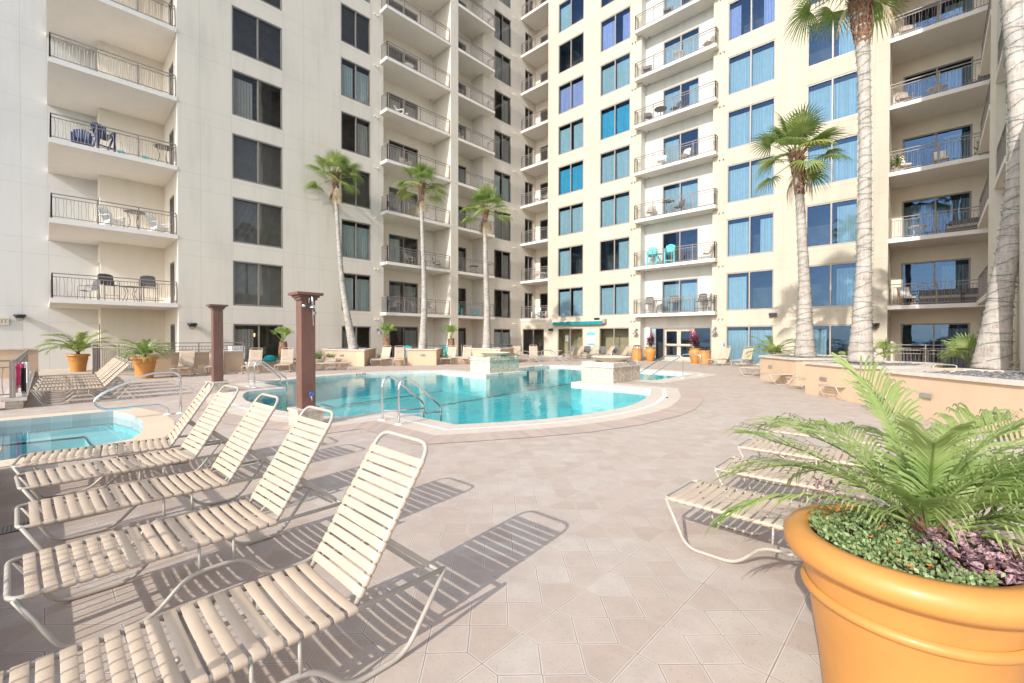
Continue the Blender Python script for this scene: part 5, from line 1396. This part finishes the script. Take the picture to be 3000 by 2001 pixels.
def wood_chair():
    o = empty('folding_chair', cat='folding chair')
    for s in (-1, 1):
        MB().bar((s * .26, -.3, 0), (s * .26, .3, .62), .03, .05).build('leg', M_wood, o); MB().bar((s * .23, .3, 0), (s * .23, -.25, .45), .03, .05).build('leg', M_wood, o); MB().bar((s * .24, .05, .3), (s * .24, .5, 1.0), .03, .05).build('backrest_frame', M_wood, o)
    MB().box(-.24, .24, -.28, .2, .38, .46).build('seat', M_white, o); q = MB(); q.bar((0, .16, .44), (0, .5, .98), .46, .06); q.build('backrest', M_white, o); return o
def bin_plant():
    o = empty('balcony_plant', cat='plant'); MB().lathe([(.14, 0), (.2, .35), (.22, .36)], 16, cap0=True).build('pot', M_taupech, o); R_ = random.Random(3); q = MB()
    for i in range(160):
        a = R_.uniform(0, 6.28); e = R_.uniform(-.1, 1.4); r = R_.uniform(.12, .42); c = Vector((cos(a) * cos(e) * r, sin(a) * cos(e) * r, .45 + sin(e) * r * 1.3)); d = Vector((R_.uniform(-1, 1), R_.uniform(-1, 1), R_.uniform(-1, 1))).normalized(); s_ = d.cross(Vector((.3, .2, 1))).normalized() * .05
        q.add([c, c + d * .08 + s_, c + d * .18, c + d * .08 - s_], [(0, 1, 2, 3)])
    q.build('foliage', M_green, o); return o
PR = dict(teal=Proto(adirondack(M_teal, False)), tealtall=Proto(adirondack(M_teal, True)), white=Proto(adirondack(M_white, False)), navytall=Proto(adirondack(M_navy, True)), navy=Proto(adirondack(M_navy, False)),
          dark=Proto(sling_chair(M_dkchair, M_gun)), bar=Proto(sling_chair(M_dkchair, M_dark, .3)), taupe=Proto(sling_chair(M_taupech, M_enamel)), wsling=Proto(sling_chair(M_white, M_enamel)), rt=Proto(table(M_dkchair, .42, .72)), wt=Proto(table(M_white, .38, .6)), tt=Proto(table(M_teal, .25, .8)), bt=Proto(table(M_dark, .4, .95, 3)), cream=Proto(table(M_cap, .5, .73)), sofa=Proto(sofa(M_dkchair)), wood=Proto(wood_chair), plant=Proto(bin_plant))
WHAT = dict(teal=('teal adirondack chair', 'chair'), tealtall=('tall turquoise adirondack chair', 'chair'), white=('white adirondack chair', 'chair'), navytall=('tall navy adirondack chair', 'chair'), navy=('low navy adirondack chair', 'chair'), dark=('dark sling chair', 'chair'), bar=('dark bar height chair', 'chair'), taupe=('taupe sling chair', 'chair'), wsling=('white sling chair', 'chair'), rt=('dark round table', 'table'), wt=('white round table', 'table'), tt=('turquoise side table', 'table'), bt=('dark bistro table', 'table'), cream=('cream round table', 'table'), sofa=('dark outdoor sofa', 'sofa'), wood=('orange wood folding chair', 'chair'), plant=('leafy potted plant', 'plant'))
STK = dict(b1=('leftmost', lambda u, d: (XL - .25 - d, u)), b2=('second from left', lambda u, d: (XL + .4 - d, u)), b3=('narrow third', lambda u, d: (XL + .4 - d, u)), b4=('inner corner', lambda u, d: (u, YR + .35 + d)), c=('white walled middle', lambda u, d: (u, YR - .1 + d)), f=('end', lambda u, d: (u, YR + .4 + d)))
FUR = [('b1', 0, 'bar', 2.05, .2, 1.9, 'beside the table'), ('b1', 0, 'bar', 3.5, .2, -1.9, 'near the door'), ('b1', 0, 'rt', 2.8, .3, 0, 'between two bar chairs'), ('b1', 0, 'dark', 1.35, .3, .4, 'low at the open end'),
       ('b1', 1, 'white', 2.2, .4, 2.2, 'beside a little table'), ('b1', 1, 'white', 3.9, .4, 2.2, 'near the door'), ('b1', 1, 'bt', 3.0, .5, 0, 'between white chairs'),
       ('b1', 2, 'navytall', 1.9, .3, 1.9, 'with its back to the wall'), ('b1', 2, 'navy', 1.2, .4, 1.5, 'beside the tall navy one'), ('b1', 2, 'teal', 2.6, .7, 1.7, 'behind the tall navy one'), ('b1', 2, 'teal', 3.5, .7, 1.7, 'alone before the wall'), ('b1', 2, 'bt', 4.1, .3, 0, 'by the door'),
       ('b2', 0, 'dark', 16.5, .3, 1.2, 'at the left end'), ('b2', 0, 'rt', 17.2, .4, 0, 'next to a sling chair'), ('b2', 0, 'dark', 18.6, .5, 2.4, 'in the middle'), ('b2', 0, 'taupe', 19.8, .3, 2.0, 'near the pillar'),
       ('b2', 1, 'taupe', 17.9, .3, 2.2, 'before the glass door'), ('b2', 1, 'wt', 19.6, .3, 0, 'next to an orange cushion'), ('b2', 1, 'dark', 20.3, .4, 2.3, 'at the pillar'), ('b2', 2, 'dark', 16.6, .3, 1.8, 'at the left end'), ('b2', 2, 'wsling', 19.9, .4, 2.2, 'near the pillar'), ('b2', 3, 'taupe', 17.6, .4, 1.9, 'before the door'),
       ('b2', 4, 'white', 17.3, .4, 2.1, 'before the door'), ('b2', 5, 'wt', 17.8, .4, 0, 'before the door'), ('b2', 5, 'wsling', 19.9, .4, 1.9, 'at the right half'),
       ('b3', 0, 'teal', 22.2, .3, 1.1, 'at the pillar side'), ('b3', 0, 'teal', 24.2, .4, 2.3, 'at the wall side'), ('b3', 1, 'dark', 22.3, .3, 1.6, 'at the pillar side'), ('b3', 1, 'rt', 24.0, .4, 0, 'at the wall side'), ('b3', 2, 'taupe', 22.3, .3, 2.0, 'at the pillar side'), ('b3', 4, 'white', 22.3, .3, 2.0, 'at the pillar side'),
       ('b4', 0, 'white', -25.7, .1, .3, 'left of the other white one'), ('b4', 0, 'white', -24.5, .1, -.3, 'right of the other white one'), ('b4', 1, 'taupe', -25.9, .2, .2, 'left of a table'), ('b4', 1, 'wt', -24.9, .2, 0, 'beside a chair'), ('b4', 3, 'wsling', -25.7, .1, .3, 'left of another'), ('b4', 3, 'wsling', -24.6, .1, -.3, 'right of another'),
       ('c', 0, 'bar', -14.7, .0, .3, 'at the left end'), ('c', 0, 'bt', -14.0, .05, 0, 'left of the door'), ('c', 0, 'bar', -13.0, .05, .1, 'before the curtain'), ('c', 0, 'bar', -11.1, .05, -.1, 'right of the door'), ('c', 0, 'bar', -10.5, .05, -.4, 'at the right end'),
       ('c', 1, 'tealtall', -14.5, .05, .4, 'at the left end'), ('c', 1, 'tt', -13.95, -.05, 0, 'between turquoise chairs'), ('c', 1, 'tealtall', -13.2, .05, .3, 'before the glass door'), ('c', 1, 'taupe', -10.7, .0, -.9, 'at the right end'),
       ('c', 2, 'taupe', -14.6, .0, .2, 'at the left end'), ('c', 2, 'dark', -12.6, .05, -.4, 'before the door'), ('c', 2, 'bt', -13.3, .0, 0, 'before the door'), ('c', 3, 'wsling', -13.8, .0, .2, 'left of the other'), ('c', 3, 'wsling', -12.2, .0, -.2, 'right of the other'),
       ('c', 4, 'rt', -13.9, .0, 0, 'before the door'), ('c', 4, 'dark', -14.8, .0, .6, 'left of the table'), ('c', 4, 'dark', -12.9, .05, -.5, 'right of the table'), ('c', 5, 'wt', -12.6, .0, 0, 'before the door'), ('c', 5, 'taupe', -10.7, .0, -.6, 'at the right end'), ('c', 5, 'dark', -14.9, .0, .3, 'at the left end'), ('c', 6, 'dark', -13.4, .0, .2, 'before the door'),
       ('f', 0, 'sofa', .2, .5, 0, 'before the door'), ('f', 0, 'sofa', 1.6, .6, -.4, 'at the shaded end'), ('f', 0, 'wood', -1.0, .4, .4, 'at the sunny end'), ('f', 1, 'wt', -.6, .3, 0, 'at the sunny end'), ('f', 1, 'sofa', 1.2, .6, -.2, 'at the shaded end'), ('f', 2, 'wood', -1.2, .3, .5, 'at the sunny end'), ('f', 2, 'wood', .2, .5, .1, 'before the door'), ('f', 2, 'plant', -1.45, .2, 0, 'at the sunny end'), ('f', 2, 'plant', 1.7, .7, 0, 'at the shaded end'),
       ('f', 3, 'taupe', -1.2, .3, .4, 'at the sunny end'), ('f', 3, 'wt', .0, .5, 0, 'before the door'), ('f', 3, 'dark', 1.5, .6, -.6, 'at the shaded end'), ('f', 4, 'taupe', -1.1, .3, .2, 'at the sunny end')]
for st, k, kind, u, d, rz, where in FUR:
    nm, f = STK[st]; x, y = f(u, d); w_, cat = WHAT[kind]
    PR[kind].put((x, y, ZF(k) + .001), rz + (0 if st in ('c', 'f', 'b4') else 0), '%s %s, %s-level balcony of the %s stack' % (w_, where, ORD[k], nm), cat, 'balcony furniture', scale=.5 if (st == 'b1' and kind == 'teal') else 1)
# ground level tables and chairs
PR['cream'].put((-18.9, 24.2, 0), 0, 'cream round table by the corner glass door', 'table'); PR['taupe'].put((-20.0, 23.6, 0), 1.9, 'sling chair left of the cream round table', 'chair', 'chairs at the corner table'); PR['taupe'].put((-17.9, 24.8, 0), -1.6, 'sling chair right of the cream round table', 'chair', 'chairs at the corner table')
for i, (x, y, r) in enumerate(((-26.7, 17.6, 1.2), (-26.5, 18.9, 1.9), (-26.4, 20.7, 1.5))): PR['teal'].put((x, y, 0), r, 'teal adirondack chair on the ground patio, %s' % ['left of the middle palm', 'just behind the middle palm trunk', 'beside the bay pillar'][i], 'chair', 'teal patio chairs')
for i, (x, y, r) in enumerate(((-28.0, 2.6, .6), (-27.6, 3.8, 2.0))): PR['dark'].put((x, y, 0), r, 'dark chair on the left patio %s' % ['next to the fence post', 'behind the second orange pot'][i], 'chair', 'left patio chairs')
for i in range(4): 
    x = (-20.9, -19.6, -18.2, -17.0)[i]
    PR['dark'].put((x, 28.9, 0), .1, 'dark stacking chair behind the awning loungers, %s' % ['first', 'second', 'third', 'last'][i], 'chair', 'dark chairs behind the loungers')
# teal bag, bottle, tan cabinet by the right edge, floor drain
q = MB(); q.lathe([(.0, 0), (.26, .0), (.3, .1), (.24, .24), (.1, .3), (0, .3)], 14); tag(q.build('bag', M_cloth, None, True, (-23.45, 7.55, .45)), 'teal bag sitting on the low planter wall', 'bag')
q = MB(); q.lathe([(0, 0), (.035, 0), (.035, .16), (.015, .2), (.015, .24), (0, .24)], 12); tag(q.build('bottle', M_red, None, True, (-9.2, 28.35, 1.12)), 'blue bottle on the back of a chaise lounge', 'bottle')
o = empty('storage_box', (1.12, 3.35, 0), .6, 'grey brown plank storage box behind the foreground palm at the right edge', 'box')
M_plank = simple('grey_plank', (.30, .24, .20), .8, .2, scale=3, stretch=(1, 1, 6))
q = MB()
for i in range(8): q.box(-.45, .45, -.4, .4, .03 + i * .1, .124 + i * .1)
q.build('plank_walls', M_plank, o); MB().box(-.48, .48, -.43, .43, .84, .88).build('lid', M_plank, o)
o = empty('floor_drain', (-5.8, -.2, .004), 0, 'small grey floor drain grate at the left edge', 'drain'); q = MB()
for i in range(7): q.box(-.1, .1, -.08 + i * .024, -.068 + i * .024, 0, .004)
q.build('grate', M_gun, o); MB().box(-.11, .11, -.09, .09, -.003, .001).build('frame', M_dark, o)
